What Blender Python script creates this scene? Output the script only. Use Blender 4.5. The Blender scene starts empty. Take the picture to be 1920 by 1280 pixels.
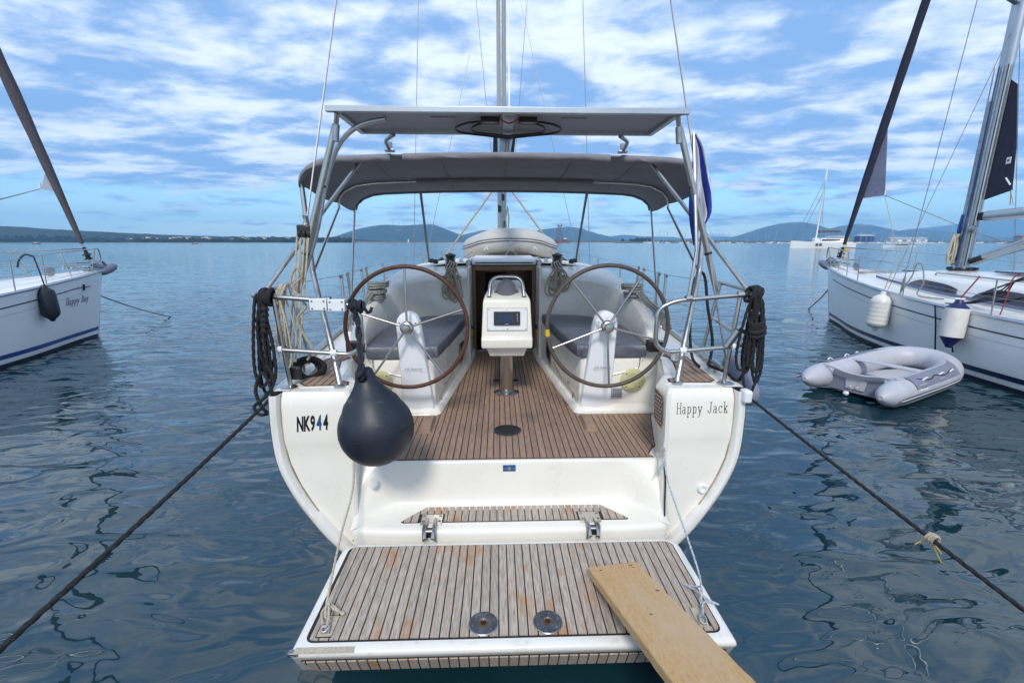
import bpy, math, random
from mathutils import Vector, Matrix, noise as mnoise
random.seed(7)
S = bpy.context.scene
R = math.radians

# ---------------------------------------------------------------- camera
cam_data = bpy.data.cameras.new('camera')
cam = bpy.data.objects.new('camera', cam_data)
S.collection.objects.link(cam)
cam.location = (0, 0, 2.3)
cam.rotation_euler = (R(90) - math.atan(187 / 853.33), 0, 0)
cam_data.lens = 16.0
cam_data.sensor_width = 36.0
cam_data.clip_start = 0.05
cam_data.clip_end = 40000
S.camera = cam

# ---------------------------------------------------------------- sky, sun, exposure
SUN_EL, SUN_AZ = R(44), R(184)          # azimuth measured clockwise from +Y (ahead)
world = bpy.data.worlds.new('World')
S.world = world
world.use_nodes = True
wn, wl = world.node_tree.nodes, world.node_tree.links
wn.clear()
def wnode(t, **kw):
    n = wn.new(t)
    for k, v in kw.items():
        setattr(n, k, v)
    return n
def wmath(op, a, b=None, clamp=False):
    n = wnode('ShaderNodeMath', operation=op)
    n.use_clamp = clamp
    for i, x in enumerate((a, b)):
        if x is None:
            continue
        if isinstance(x, (int, float)):
            n.inputs[i].default_value = x
        else:
            wl.new(x, n.inputs[i])
    return n.outputs[0]
def wramp(f, lo, hi):
    n = wnode('ShaderNodeMapRange', interpolation_type='SMOOTHSTEP')
    n.inputs['From Min'].default_value = lo
    n.inputs['From Max'].default_value = hi
    wl.new(f, n.inputs['Value'])
    return n.outputs['Result']
def wmix(f, a, b):
    n = wnode('ShaderNodeMix', data_type='RGBA')
    wl.new(f, n.inputs['Factor'])
    for sock, x in (('A', a), ('B', b)):
        tgt = [i for i in n.inputs if i.name == sock and i.type == 'RGBA'][0]
        if isinstance(x, tuple):
            tgt.default_value = (*x, 1)
        else:
            wl.new(x, tgt)
    return [o for o in n.outputs if o.type == 'RGBA'][0]
sky = wnode('ShaderNodeTexSky', sky_type='NISHITA')
sky.sun_disc = False
sky.sun_elevation = SUN_EL
sky.sun_rotation = SUN_AZ
sky.air_density = 1.0
sky.dust_density = 0.3
sky.ozone_density = 5.0
tc = wnode('ShaderNodeTexCoord')
sep = wnode('ShaderNodeSeparateXYZ')
wl.new(tc.outputs['Generated'], sep.inputs[0])
zc = wmath('MAXIMUM', sep.outputs['Z'], 0.0)
zd = wmath('ADD', zc, 0.10)
comb = wnode('ShaderNodeCombineXYZ')
wl.new(wmath('DIVIDE', sep.outputs['X'], zd), comb.inputs[0])
wl.new(wmath('DIVIDE', sep.outputs['Y'], zd), comb.inputs[1])
def wnoise(scale, detail, rough, dist, off, stretch=(1, 1, 1), rot=0.0):
    mp = wnode('ShaderNodeMapping')
    mp.inputs['Location'].default_value = off
    mp.inputs['Scale'].default_value = stretch
    mp.inputs['Rotation'].default_value = (0, 0, rot)
    wl.new(comb.outputs[0], mp.inputs['Vector'])
    n = wnode('ShaderNodeTexNoise')
    n.inputs['Scale'].default_value = scale
    n.inputs['Detail'].default_value = detail
    n.inputs['Roughness'].default_value = rough
    n.inputs['Distortion'].default_value = dist
    wl.new(mp.outputs[0], n.inputs['Vector'])
    return n.outputs['Fac']
big = wnoise(0.55, 3, 0.5, 0.2, (3.1, 1.7, 0))
fine = wnoise(1.75, 10, 0.60, 0.35, (7.3, 2.2, 0), (1, 1.0, 1), 0.3)
dens = wmath('ADD', wmath('MULTIPLY', big, 0.55), wmath('MULTIPLY', fine, 0.62))
# fewer clouds towards the horizon (thin clear band above the land), all round alike
elev = wramp(zc, 0.05, 0.17)
cover = wramp(wmath('ADD', dens, wmath('MULTIPLY', elev, 0.24)), 0.585, 0.715)
shade = wramp(wmath('ADD', wmath('MULTIPLY', wnoise(1.3, 4, 0.5, 0.3, (1.4, 9.6, 0), (1, 1.3, 1), 0.5), 0.5), wmath('MULTIPLY', wnoise(2.9, 9, 0.6, 0.2, (5.4, 3.6, 0), (1, 1.3, 1), 0.3), 0.5)), 0.42, 0.61)
cloud = wmix(shade, (1.6, 2.8, 5.1), (5.7, 6.3, 6.95))
# small fair-weather puffs low over the land
mpp = wnode('ShaderNodeMapping')
mpp.inputs['Scale'].default_value = (7, 7, 19)
wl.new(tc.outputs['Generated'], mpp.inputs['Vector'])
npf = wnode('ShaderNodeTexNoise')
npf.inputs['Scale'].default_value = 1.0
npf.inputs['Detail'].default_value = 7
npf.inputs['Roughness'].default_value = 0.55
wl.new(mpp.outputs[0], npf.inputs['Vector'])
puff = wmath('MULTIPLY', wramp(npf.outputs['Fac'], 0.55, 0.66), wmath('MULTIPLY', wramp(zc, 0.012, 0.035), wmath('SUBTRACT', 1.0, wramp(zc, 0.07, 0.12))))
cover = wmath('MAXIMUM', cover, wmath('MULTIPLY', puff, 0.85))
tint = wnode('ShaderNodeMix', data_type='RGBA', blend_type='MULTIPLY')
tint.inputs['Factor'].default_value = 1.0
tA = [i for i in tint.inputs if i.name == 'A' and i.type == 'RGBA'][0]
tB = [i for i in tint.inputs if i.name == 'B' and i.type == 'RGBA'][0]
wl.new(sky.outputs[0], tA)
wl.new(wmix(wramp(zc, 0.0, 0.34), (1.0, 1.12, 1.14), (0.13, 0.50, 1.06)), tB)
skyc = wmix(cover, [o for o in tint.outputs if o.type == 'RGBA'][0], cloud)
bg = wnode('ShaderNodeBackground')
bg.inputs['Strength'].default_value = 0.10
wl.new(skyc, bg.inputs['Color'])
wo = wnode('ShaderNodeOutputWorld')
wl.new(bg.outputs[0], wo.inputs['Surface'])

sun_data = bpy.data.lights.new('sun', 'SUN')
sun_data.energy = 1.5
sun_data.angle = R(11)
sun_data.color = (1.0, 0.95, 0.87)
sun = bpy.data.objects.new('sun', sun_data)
S.collection.objects.link(sun)
sdir = Vector((math.sin(SUN_AZ) * math.cos(SUN_EL), math.cos(SUN_AZ) * math.cos(SUN_EL), math.sin(SUN_EL)))
sun.rotation_euler = (-sdir).to_track_quat('-Z', 'Y').to_euler()
sun.location = (20, -20, 40)

S.view_settings.view_transform = 'Standard'
S.view_settings.look = 'None'
S.view_settings.gamma = 1.0
S.view_settings.exposure = 0.85
S.view_settings.use_curve_mapping = False
S.render.engine = 'CYCLES'
S.cycles.max_bounces = 8
S.cycles.volume_bounces = 2
S.cycles.use_denoising = True

# ---------------------------------------------------------------- helpers
OFF = {}                                  # origin that a thing's mesh coordinates are measured from
class Frame:
    def __init__(self, loc, rz):
        self.loc, self.rz = Vector(loc), rz
        self.m = Matrix.Translation(self.loc) @ Matrix.Rotation(rz, 4, 'Z')
WORLD = Frame((0, 0, 0), 0)
YACHT = Frame((0.078, 0, 0), math.atan(0.03))     # our yacht: x starboard, y ahead, z above the water

def lerp(a, b, t):
    return a + (b - a) * t
def interp(tab, x):
    if x <= tab[0][0]:
        return tab[0][1]
    for (x0, y0), (x1, y1) in zip(tab, tab[1:]):
        if x <= x1:
            return y0 + (y1 - y0) * (x - x0) / (x1 - x0)
    return tab[-1][1]
def sinterp(tab, x):
    """smooth (Catmull-Rom) table lookup"""
    n = len(tab)
    if x <= tab[0][0]:
        return tab[0][1]
    if x >= tab[-1][0]:
        return tab[-1][1]
    for i in range(n - 1):
        if x <= tab[i + 1][0]:
            x0, y0 = tab[i]
            x1, y1 = tab[i + 1]
            def sl(j):
                a, b = tab[max(j - 1, 0)], tab[min(j + 1, n - 1)]
                return (b[1] - a[1]) / (b[0] - a[0])
            h = x1 - x0
            t = (x - x0) / h
            m0, m1 = sl(i) * h, sl(i + 1) * h
            return ((2*t**3 - 3*t*t + 1) * y0 + (t**3 - 2*t*t + t) * m0 + (-2*t**3 + 3*t*t) * y1 + (t**3 - t*t) * m1)
def smooth(pts, n=6, closed=False):
    """Catmull-Rom through points"""
    P = [Vector(p) for p in pts]
    m = len(P)
    out = []
    for i in range(m if closed else m - 1):
        if closed:
            a, b, c, d = P[(i-1) % m], P[i], P[(i+1) % m], P[(i+2) % m]
        else:
            a, b, c, d = P[max(i-1, 0)], P[i], P[i+1], P[min(i+2, m-1)]
        for k in range(n):
            t = k / n
            out.append(0.5 * ((2*b) + (c-a)*t + (2*a-5*b+4*c-d)*t*t + (3*b-a-3*c+d)*t**3))
    if not closed:
        out.append(P[-1])
    return out
def fillet(pts, r=0.06, n=5, closed=False):
    """round the corners of a polyline"""
    P = [Vector(p) for p in pts]
    m = len(P)
    out = []
    for i in range(m):
        if not closed and i in (0, m - 1):
            out.append(P[i])
            continue
        a, b, c = P[(i-1) % m], P[i], P[(i+1) % m]
        u, w = a - b, c - b
        k = min(r, u.length * .48, w.length * .48)
        s, e = b + u.normalized() * k, b + w.normalized() * k
        for j in range(n + 1):
            t = j / n
            out.append((1-t)**2 * s + 2*t*(1-t) * b + t*t * e)
    return out
def sag(a, b, d, n=14):
    a, b = Vector(a), Vector(b)
    return [a.lerp(b, i / n) - Vector((0, 0, d * 4 * (i/n) * (1 - i/n))) for i in range(n + 1)]

class MB:
    def __init__(self):
        self.v, self.f = [], []
    def add(self, verts, faces):
        o = len(self.v)
        self.v += [tuple(p) for p in verts]
        self.f += [tuple(o + i for i in f) for f in faces]
        return self
    def loft(self, rows, closed=False, cap0=False, cap1=False):
        n = len(rows[0])
        V = [p for r in rows for p in r]
        F = []
        for i in range(len(rows) - 1):
            for j in range(n if closed else n - 1):
                k = (j + 1) % n
                F.append((i*n + j, i*n + k, (i+1)*n + k, (i+1)*n + j))
        if cap0:
            F.append(tuple(range(n))[::-1])
        if cap1:
            F.append(tuple((len(rows)-1)*n + j for j in range(n)))
        return self.add(V, F)
    def tube(self, path, r, n=8, closed=False, flat=None):
        P = [Vector(p) for p in path]
        Q = [P[0]]
        for p in P[1:]:
            if (p - Q[-1]).length > 1e-5:
                Q.append(p)
        P = Q
        m = len(P)
        if m < 2:
            return self
        rr = r if isinstance(r, (list, tuple)) else [r] * m
        if len(rr) != m:
            rr = [rr[min(int(i * len(rr) / m), len(rr)-1)] for i in range(m)]
        def tan(i):
            if closed:
                return (P[(i+1) % m] - P[(i-1) % m]).normalized()
            return (P[min(i+1, m-1)] - P[max(i-1, 0)]).normalized()
        t0 = tan(0)
        ref = Vector((0, 0, 1)) if abs(t0.z) < .9 else Vector((1, 0, 0))
        nx = t0.cross(ref).normalized()
        rows = []
        pt = t0
        for i in range(m):
            t = tan(i)
            nx = (pt.rotation_difference(t) @ nx)
            nx = (nx - t * nx.dot(t)).normalized()
            ny = t.cross(nx)
            pt = t
            k = flat or 1.0
            rows.append([P[i] + nx * (rr[i] * math.cos(2*math.pi*j/n)) + ny * (rr[i] * k * math.sin(2*math.pi*j/n)) for j in range(n)])
        if closed:
            rows.append(rows[0])
            # re-use of the first ring needs matching vertices; a plain copy is enough
        return self.loft(rows, True, not closed, not closed)
    def rope(self, path, r, lay=5.0, n=12, strands=3):
        """laid rope: a tube whose section has strands that twist along it"""
        P = [Vector(p) for p in path]
        Q = [P[0]]
        step = r * 1.1
        for a, b in zip(P, P[1:]):
            d = (b - a).length
            k = max(1, int(d / step))
            Q += [a.lerp(b, (i + 1) / k) for i in range(k)]
        P = Q
        m = len(P)
        tn = lambda i: (P[min(i+1, m-1)] - P[max(i-1, 0)]).normalized()
        pt = tn(0)
        ref = Vector((0, 0, 1)) if abs(pt.z) < .9 else Vector((1, 0, 0))
        nx = pt.cross(ref).normalized()
        rows, L_ = [], 0.0
        for i in range(m):
            t = tn(i)
            if t.length < .5:
                t = pt
            nx = pt.rotation_difference(t) @ nx
            nx = (nx - t * nx.dot(t)).normalized()
            ny = t.cross(nx)
            pt = t
            if i:
                L_ += (P[i] - P[i-1]).length
            tw = L_ / (r * lay) * 2 * math.pi / strands
            rows.append([P[i] + (nx * math.cos(2*math.pi*j/n) + ny * math.sin(2*math.pi*j/n)) * (r * (.90 + .17 * math.cos(strands * (2*math.pi*j/n - tw)))) for j in range(n)])
        return self.loft(rows, True, True, True)
    def box(self, c, s, m=None):
        x, y, z = s[0]/2, s[1]/2, s[2]/2
        V = [Vector((a*x, b*y, d*z)) for a in (-1, 1) for b in (-1, 1) for d in (-1, 1)]
        if m is not None:
            V = [m @ p for p in V]
        V = [p + Vector(c) for p in V]
        return self.add(V, [(0,1,3,2), (4,6,7,5), (0,4,5,1), (2,3,7,6), (0,2,6,4), (1,5,7,3)])
    def prism(self, poly, z0, z1):
        n = len(poly)
        area = sum(poly[i][0]*poly[(i+1) % n][1] - poly[(i+1) % n][0]*poly[i][1] for i in range(n))
        if area < 0:
            poly = poly[::-1]
        V = [(p[0], p[1], z0) for p in poly] + [(p[0], p[1], z1) for p in poly]
        F = [tuple(range(n))[::-1], tuple(range(n, 2*n))]
        F += [(i, (i+1) % n, n + (i+1) % n, n + i) for i in range(n)]
        return self.add(V, F)
    def lathe(self, prof, c=(0, 0, 0), d=(0, 0, 1), n=16):
        """prof: (radius, height) along direction d from c"""
        d = Vector(d).normalized()
        ref = Vector((1, 0, 0)) if abs(d.x) < .9 else Vector((0, 1, 0))
        a = d.cross(ref).normalized()
        b = d.cross(a)
        c = Vector(c)
        rows = [[c + d*h + (a*math.cos(2*math.pi*j/n) + b*math.sin(2*math.pi*j/n)) * max(r, 1e-4) for j in range(n)] for r, h in prof]
        return self.loft(rows, True, True, True)
    def mirrored(self):
        """add the mirror image in x"""
        o = len(self.v)
        V = [(-p[0], p[1], p[2]) for p in self.v]
        F = [tuple(reversed(f)) for f in self.f]
        return self.add(V, F)
    def xf(self, m):
        self.v = [tuple(m @ Vector(p)) for p in self.v]
        return self
    def build(self, name, mat, parent=None, flat=False, bevel=0, sub=0, angle=38):
        me = bpy.data.meshes.new(name)
        off = Vector((0, 0, 0))
        if parent is not None:
            off = OFF.get(parent.name, off)
        me.from_pydata([tuple(Vector(p) - off) for p in self.v], [], self.f)
        me.validate()
        # consistent outward normals
        import bmesh
        bm = bmesh.new()
        bm.from_mesh(me)
        bmesh.ops.remove_doubles(bm, verts=bm.verts, dist=1e-5)
        bmesh.ops.recalc_face_normals(bm, faces=bm.faces)
        bm.to_mesh(me)
        bm.free()
        if not flat:
            me.shade_smooth()
            me.set_sharp_from_angle(angle=R(angle))
        if mat:
            me.materials.append(mat)
        o = bpy.data.objects.new(name, me)
        S.collection.objects.link(o)
        if parent is not None:
            o.parent = parent
            OFF[o.name] = off
        if bevel:
            b = o.modifiers.new('bevel', 'BEVEL')
            b.width = bevel
            b.segments = 3
            b.limit_method = 'ANGLE'
            b.angle_limit = R(35)
        if sub:
            s = o.modifiers.new('sub', 'SUBSURF')
            s.levels = s.render_levels = sub
        return o

def tag(o, label, cat, group=None):
    o['label'], o['category'] = label, cat
    if group:
        o['group'] = group
    return o
def thing(name, label, cat, frame=WORLD, base=(0, 0, 0), group=None):
    """an Empty at the thing's base; its parts are given in the coordinates of the frame"""
    o = bpy.data.objects.new(name, None)
    S.collection.objects.link(o)
    o.empty_display_size = 0.2
    o.location = frame.m @ Vector(base)
    o.rotation_euler = (0, 0, frame.rz)
    OFF[o.name] = Vector(base)
    return tag(o, label, cat, group)
def solo(mb, name, mat, label, cat, frame=WORLD, group=None, **kw):
    """a thing that is one mesh"""
    xs, ys, zs = zip(*mb.v)
    base = Vector(((min(xs)+max(xs))/2, (min(ys)+max(ys))/2, min(zs)))
    mb.v = [tuple(Vector(p) - base) for p in mb.v]
    o = mb.build(name, mat, **kw)
    o.location = frame.m @ base
    o.rotation_euler = (0, 0, frame.rz)
    return tag(o, label, cat, group)
def copy_tree(o, parent=None):
    c = o.copy()
    S.collection.objects.link(c)
    c.parent = parent
    for ch in o.children:
        copy_tree(ch, c)
    return c
def structure(o):
    o['kind'] = 'structure'
    return o

# ---------------------------------------------------------------- materials
def mat(name, col, rough=0.5, metal=0.0, var=0.12, scale=6.0, stretch=(1, 1, 1), bump=0.0, bscale=None, coat=0.0,
        col2=None, rvar=0.0, spec=0.5, objrand=0.0, ior=None, detail=5, stain=None, sheen=0.0):
    m = bpy.data.materials.new(name)
    m.use_nodes = True
    N, L = m.node_tree.nodes, m.node_tree.links
    p = N['Principled BSDF']
    p.inputs['Roughness'].default_value = rough
    p.inputs['Metallic'].default_value = metal
    p.inputs['Specular IOR Level'].default_value = spec
    if ior:
        p.inputs['IOR'].default_value = ior
    if coat:
        p.inputs['Coat Weight'].default_value = coat
        p.inputs['Coat Roughness'].default_value = 0.08
    if sheen:
        p.inputs['Sheen Weight'].default_value = sheen
    t = N.new('ShaderNodeTexCoord')
    mp = N.new('ShaderNodeMapping')
    mp.inputs['Scale'].default_value = stretch
    L.new(t.outputs['Object'], mp.inputs['Vector'])
    vec = mp.outputs[0]
    if objrand:
        oi = N.new('ShaderNodeObjectInfo')
        ad = N.new('ShaderNodeVectorMath')
        ad.operation = 'MULTIPLY_ADD'
        L.new(oi.outputs['Random'], ad.inputs[0])
        ad.inputs[1].default_value = (37, 91, 53)
        L.new(mp.outputs[0], ad.inputs[2])
        vec = ad.outputs[0]
    n = N.new('ShaderNodeTexNoise')
    n.inputs['Scale'].default_value = scale
    n.inputs['Detail'].default_value = detail
    n.inputs['Roughness'].default_value = 0.62
    L.new(vec, n.inputs['Vector'])
    r = N.new('ShaderNodeValToRGB')
    c = Vector(col)
    lo = c * (1 - var)
    hi = Vector(col2) if col2 else c * (1 + var)
    r.color_ramp.elements[0].position = 0.3
    r.color_ramp.elements[1].position = 0.7
    r.color_ramp.elements[0].color = (*lo, 1)
    r.color_ramp.elements[1].color = (*[min(x, .95) for x in hi], 1)
    L.new(n.outputs['Fac'], r.inputs['Fac'])
    out = r.outputs['Color']
    if stain:                               # (colour, scale, low, high) irregular marks
        ns = N.new('ShaderNodeTexNoise')
        ns.inputs['Scale'].default_value = stain[1]
        ns.inputs['Detail'].default_value = 6
        ns.inputs['Roughness'].default_value = 0.6
        mps = N.new('ShaderNodeMapping')
        mps.inputs['Scale'].default_value = stain[4] if len(stain) > 4 else (1, 1, 1)
        L.new(t.outputs['Object'], mps.inputs['Vector'])
        L.new(mps.outputs[0], ns.inputs['Vector'])
        rs = N.new('ShaderNodeMapRange')
        rs.inputs['From Min'].default_value = stain[2]
        rs.inputs['From Max'].default_value = stain[3]
        L.new(ns.outputs['Fac'], rs.inputs['Value'])
        mx = N.new('ShaderNodeMix')
        mx.data_type = 'RGBA'
        L.new(rs.outputs[0], mx.inputs['Factor'])
        A = [i for i in mx.inputs if i.name == 'A' and i.type == 'RGBA'][0]
        B = [i for i in mx.inputs if i.name == 'B' and i.type == 'RGBA'][0]
        L.new(out, A)
        B.default_value = (*stain[0], 1)
        out = [o for o in mx.outputs if o.type == 'RGBA'][0]
    if objrand:
        hs = N.new('ShaderNodeHueSaturation')
        mr = N.new('ShaderNodeMapRange')
        mr.inputs['To Min'].default_value = 1 - objrand
        mr.inputs['To Max'].default_value = 1 + objrand
        L.new(oi.outputs['Random'], mr.inputs['Value'])
        L.new(mr.outputs[0], hs.inputs['Value'])
        L.new(out, hs.inputs['Color'])
        out = hs.outputs['Color']
    L.new(out, p.inputs['Base Color'])
    if rvar:
        rr = N.new('ShaderNodeMapRange')
        rr.inputs['To Min'].default_value = max(0.02, rough - rvar)
        rr.inputs['To Max'].default_value = min(1, rough + rvar)
        L.new(n.outputs['Fac'], rr.inputs['Value'])
        L.new(rr.outputs[0], p.inputs['Roughness'])
    if bump:
        nb = n
        if bscale:
            nb = N.new('ShaderNodeTexNoise')
            nb.inputs['Scale'].default_value = bscale
            nb.inputs['Detail'].default_value = 4
            L.new(vec, nb.inputs['Vector'])
        b = N.new('ShaderNodeBump')
        b.inputs['Strength'].default_value = bump
        b.inputs['Distance'].default_value = 0.01
        L.new(nb.outputs['Fac'], b.inputs['Height'])
        L.new(b.outputs[0], p.inputs['Normal'])
    return m

M = {}
M['gel'] = mat('gelcoat', (0.82, 0.785, 0.705), 0.28, var=0.035, scale=2.5, rvar=0.08, coat=0.2, stain=((0.62, 0.56, 0.45), 3.2, 0.66, 0.95, (1, 1, 2.2)))
M['gel2'] = mat('gelcoat cool', (0.79, 0.765, 0.715), 0.25, var=0.03, scale=2, rvar=0.06, coat=0.2, stain=((0.52, 0.48, 0.38), 2.2, 0.56, 0.9, (7, 7, .8)))
M['nonskid'] = mat('nonskid deck', (0.72, 0.70, 0.64), 0.6, var=0.05, scale=5, bump=0.12, bscale=260)
M['white'] = mat('white plastic', (0.78, 0.79, 0.80), 0.35, var=0.03, scale=8)
M['whiteg'] = mat('white pedestal', (0.82, 0.84, 0.87), 0.30, var=0.03, scale=4)
M['teakp'] = mat('weathered teak', (0.35, 0.262, 0.205), 0.75, var=0.28, scale=7, stretch=(26, 1.6, 26), bump=0.35, objrand=0.085,
                 col2=(0.59, 0.51, 0.435), stain=((0.46, 0.21, 0.06), 3.3, 0.56, 0.70, (2.2, 0.8, 1)))
M['teakc'] = mat('cockpit teak', (0.29, 0.175, 0.118), 0.7, var=0.25, scale=7, stretch=(26, 1.6, 26), bump=0.3, objrand=0.085,
                 col2=(0.42, 0.295, 0.22), stain=((0.17, 0.125, 0.10), 2.0, 0.55, 0.75, (1.5, 1, 1)))
M['caulk'] = mat('black caulk', (0.012, 0.012, 0.013), 0.55)
M['steel'] = mat('stainless steel', (0.50, 0.485, 0.465), 0.30, 1.0, var=0.08, scale=9, rvar=0.08)
M['steeld'] = mat('worn steel', (0.36, 0.36, 0.38), 0.36, 1.0, var=0.25, scale=14, rvar=0.15)
M['alu'] = mat('anodised aluminium', (0.50, 0.53, 0.56), 0.38, 0.9, var=0.08, scale=3)
M['wire'] = mat('steel wire', (0.30, 0.30, 0.32), 0.4, 0.8, var=0.1)
M['canvas'] = mat('grey canvas', (0.165, 0.165, 0.19), 0.9, var=0.10, scale=5, bump=0.9, bscale=4.5, sheen=0.2)
M['hem'] = mat('canvas hem', (0.22, 0.215, 0.24), 0.88, var=0.10, scale=7, bump=0.3, bscale=22)
M['panelw'] = mat('solar back sheet', (0.33, 0.34, 0.40), 0.5, var=0.04, scale=2)
M['cell'] = mat('solar cells', (0.015, 0.02, 0.05), 0.12, var=0.2, coat=0.5)
M['vinyl'] = mat('grey vinyl', (0.115, 0.125, 0.15), 0.40, var=0.12, scale=6, bump=1.0, bscale=9, rvar=0.1)
M['leather'] = mat('brown leather', (0.085, 0.030, 0.016), 0.5, var=0.25, scale=22, bump=0.2)
M['leatherg'] = mat('grey brown leather', (0.085, 0.066, 0.055), 0.5, var=0.25, scale=22, bump=0.2)
M['rubber'] = mat('navy rubber', (0.013, 0.018, 0.029), 0.48, var=0.25, scale=5, rvar=0.12, bump=0.06, bscale=30,
                  stain=((0.10, 0.11, 0.125), 14, 0.60, 0.80, (.6, 1, 1.6)))
M['black'] = mat('black plastic', (0.018, 0.018, 0.02), 0.4)
M['ropeb'] = mat('black rope', (0.012, 0.012, 0.015), 0.8, var=0.4, scale=90, bump=0.8)
M['ropen'] = mat('navy rope', (0.014, 0.016, 0.028), 0.8, var=0.4, scale=90, bump=0.8)
M['ropew'] = mat('off white rope', (0.50, 0.44, 0.34), 0.85, var=0.22, scale=80, bump=0.7)
M['ropet'] = mat('tan rope', (0.42, 0.36, 0.27), 0.85, var=0.3, scale=90, bump=0.8)
M['ropeg'] = mat('flecked rope', (0.10, 0.13, 0.15), 0.85, var=0.5, scale=70, col2=(0.46, 0.46, 0.42), bump=0.6)
M['ropebl'] = mat('blue white rope', (0.30, 0.36, 0.46), 0.85, var=0.4, scale=90, col2=(0.7, 0.72, 0.74), bump=0.6)
M['pvc'] = mat('pale grey inflatable fabric', (0.52, 0.50, 0.47), 0.5, var=0.08, scale=3, stain=((0.32, 0.27, 0.20), 5, 0.55, 0.85))
M['pvcl'] = mat('lilac grey inflatable fabric', (0.47, 0.47, 0.51), 0.45, var=0.06, scale=3)
M['pvcd'] = mat('dark grey inflatable fabric', (0.20, 0.21, 0.27), 0.5, var=0.08, scale=3)
M['navy'] = mat('navy stripe', (0.010, 0.018, 0.065), 0.3)
M['blue'] = mat('blue vinyl', (0.012, 0.05, 0.22), 0.35)
M['bluem'] = mat('blue badge', (0.01, 0.10, 0.25), 0.25)
M['flagw'] = mat('flag white', (0.60, 0.62, 0.72), 0.9, var=0.06)
M['flagb'] = mat('flag blue', (0.016, 0.045, 0.28), 0.9, var=0.1)
M['yellow'] = mat('yellow plastic', (0.62, 0.40, 0.02), 0.45)
M['yellowp'] = mat('aged yellow plastic', (0.58, 0.55, 0.30), 0.5, var=0.08)
M['lens'] = mat('lamp glass', (0.45, 0.40, 0.40), 0.08, coat=1)
M['screen'] = mat('dark screen', (0.010, 0.020, 0.055), 0.10, var=0.3, coat=0.6)
M['glass'] = mat('tinted window', (0.040, 0.022, 0.032), 0.06, var=0.1, coat=1)
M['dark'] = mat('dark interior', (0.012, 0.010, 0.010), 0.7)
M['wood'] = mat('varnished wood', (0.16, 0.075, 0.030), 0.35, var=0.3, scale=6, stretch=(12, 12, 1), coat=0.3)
M['pine'] = mat('pine plank', (0.58, 0.325, 0.115), 0.6, var=0.16, scale=3, stretch=(34, 1.4, 34), col2=(0.63, 0.42, 0.21), bump=0.3,
                stain=((0.58, 0.40, 0.25), 2.2, 0.40, 0.72, (2.4, 0.8, 1)))
M['pineend'] = mat('pine edge', (0.30, 0.20, 0.12), 0.7, var=0.2, scale=9, stretch=(1, 1, 8))
M['white2'] = mat('white boat paint', (0.84, 0.83, 0.82), 0.22, var=0.02, scale=2, coat=0.3)
M['fendw'] = mat('white fender', (0.74, 0.71, 0.66), 0.4, var=0.06, scale=4, stain=((0.5, 0.42, 0.33), 5, 0.6, 0.9))
M['fendb'] = mat('blue fender end', (0.012, 0.016, 0.10), 0.4)
M['sailg'] = mat('grey sail cover', (0.105, 0.09, 0.10), 0.85, var=0.2, scale=5, stretch=(6, 6, .6), bump=0.4)
M['sailn'] = mat('dark navy sail cover', (0.028, 0.030, 0.055), 0.85, var=0.25, scale=5, stretch=(6, 6, .6), bump=0.4)
M['sailc'] = mat('blue grey sailcloth', (0.20, 0.21, 0.31), 0.8, var=0.15, scale=7, bump=0.3)
M['antif'] = mat('dark antifouling', (0.012, 0.016, 0.030), 0.5)
M['rust'] = mat('rust red paint', (0.19, 0.055, 0.045), 0.7, var=0.3, scale=0.3)
M['red'] = mat('red paint', (0.30, 0.035, 0.025), 0.5)
M['ink'] = mat('black lettering', (0.010, 0.010, 0.012), 0.35)
M['inkb'] = mat('blue lettering', (0.012, 0.07, 0.19), 0.35)
M['print'] = mat('grey lettering', (0.16, 0.16, 0.19), 0.5)

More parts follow.
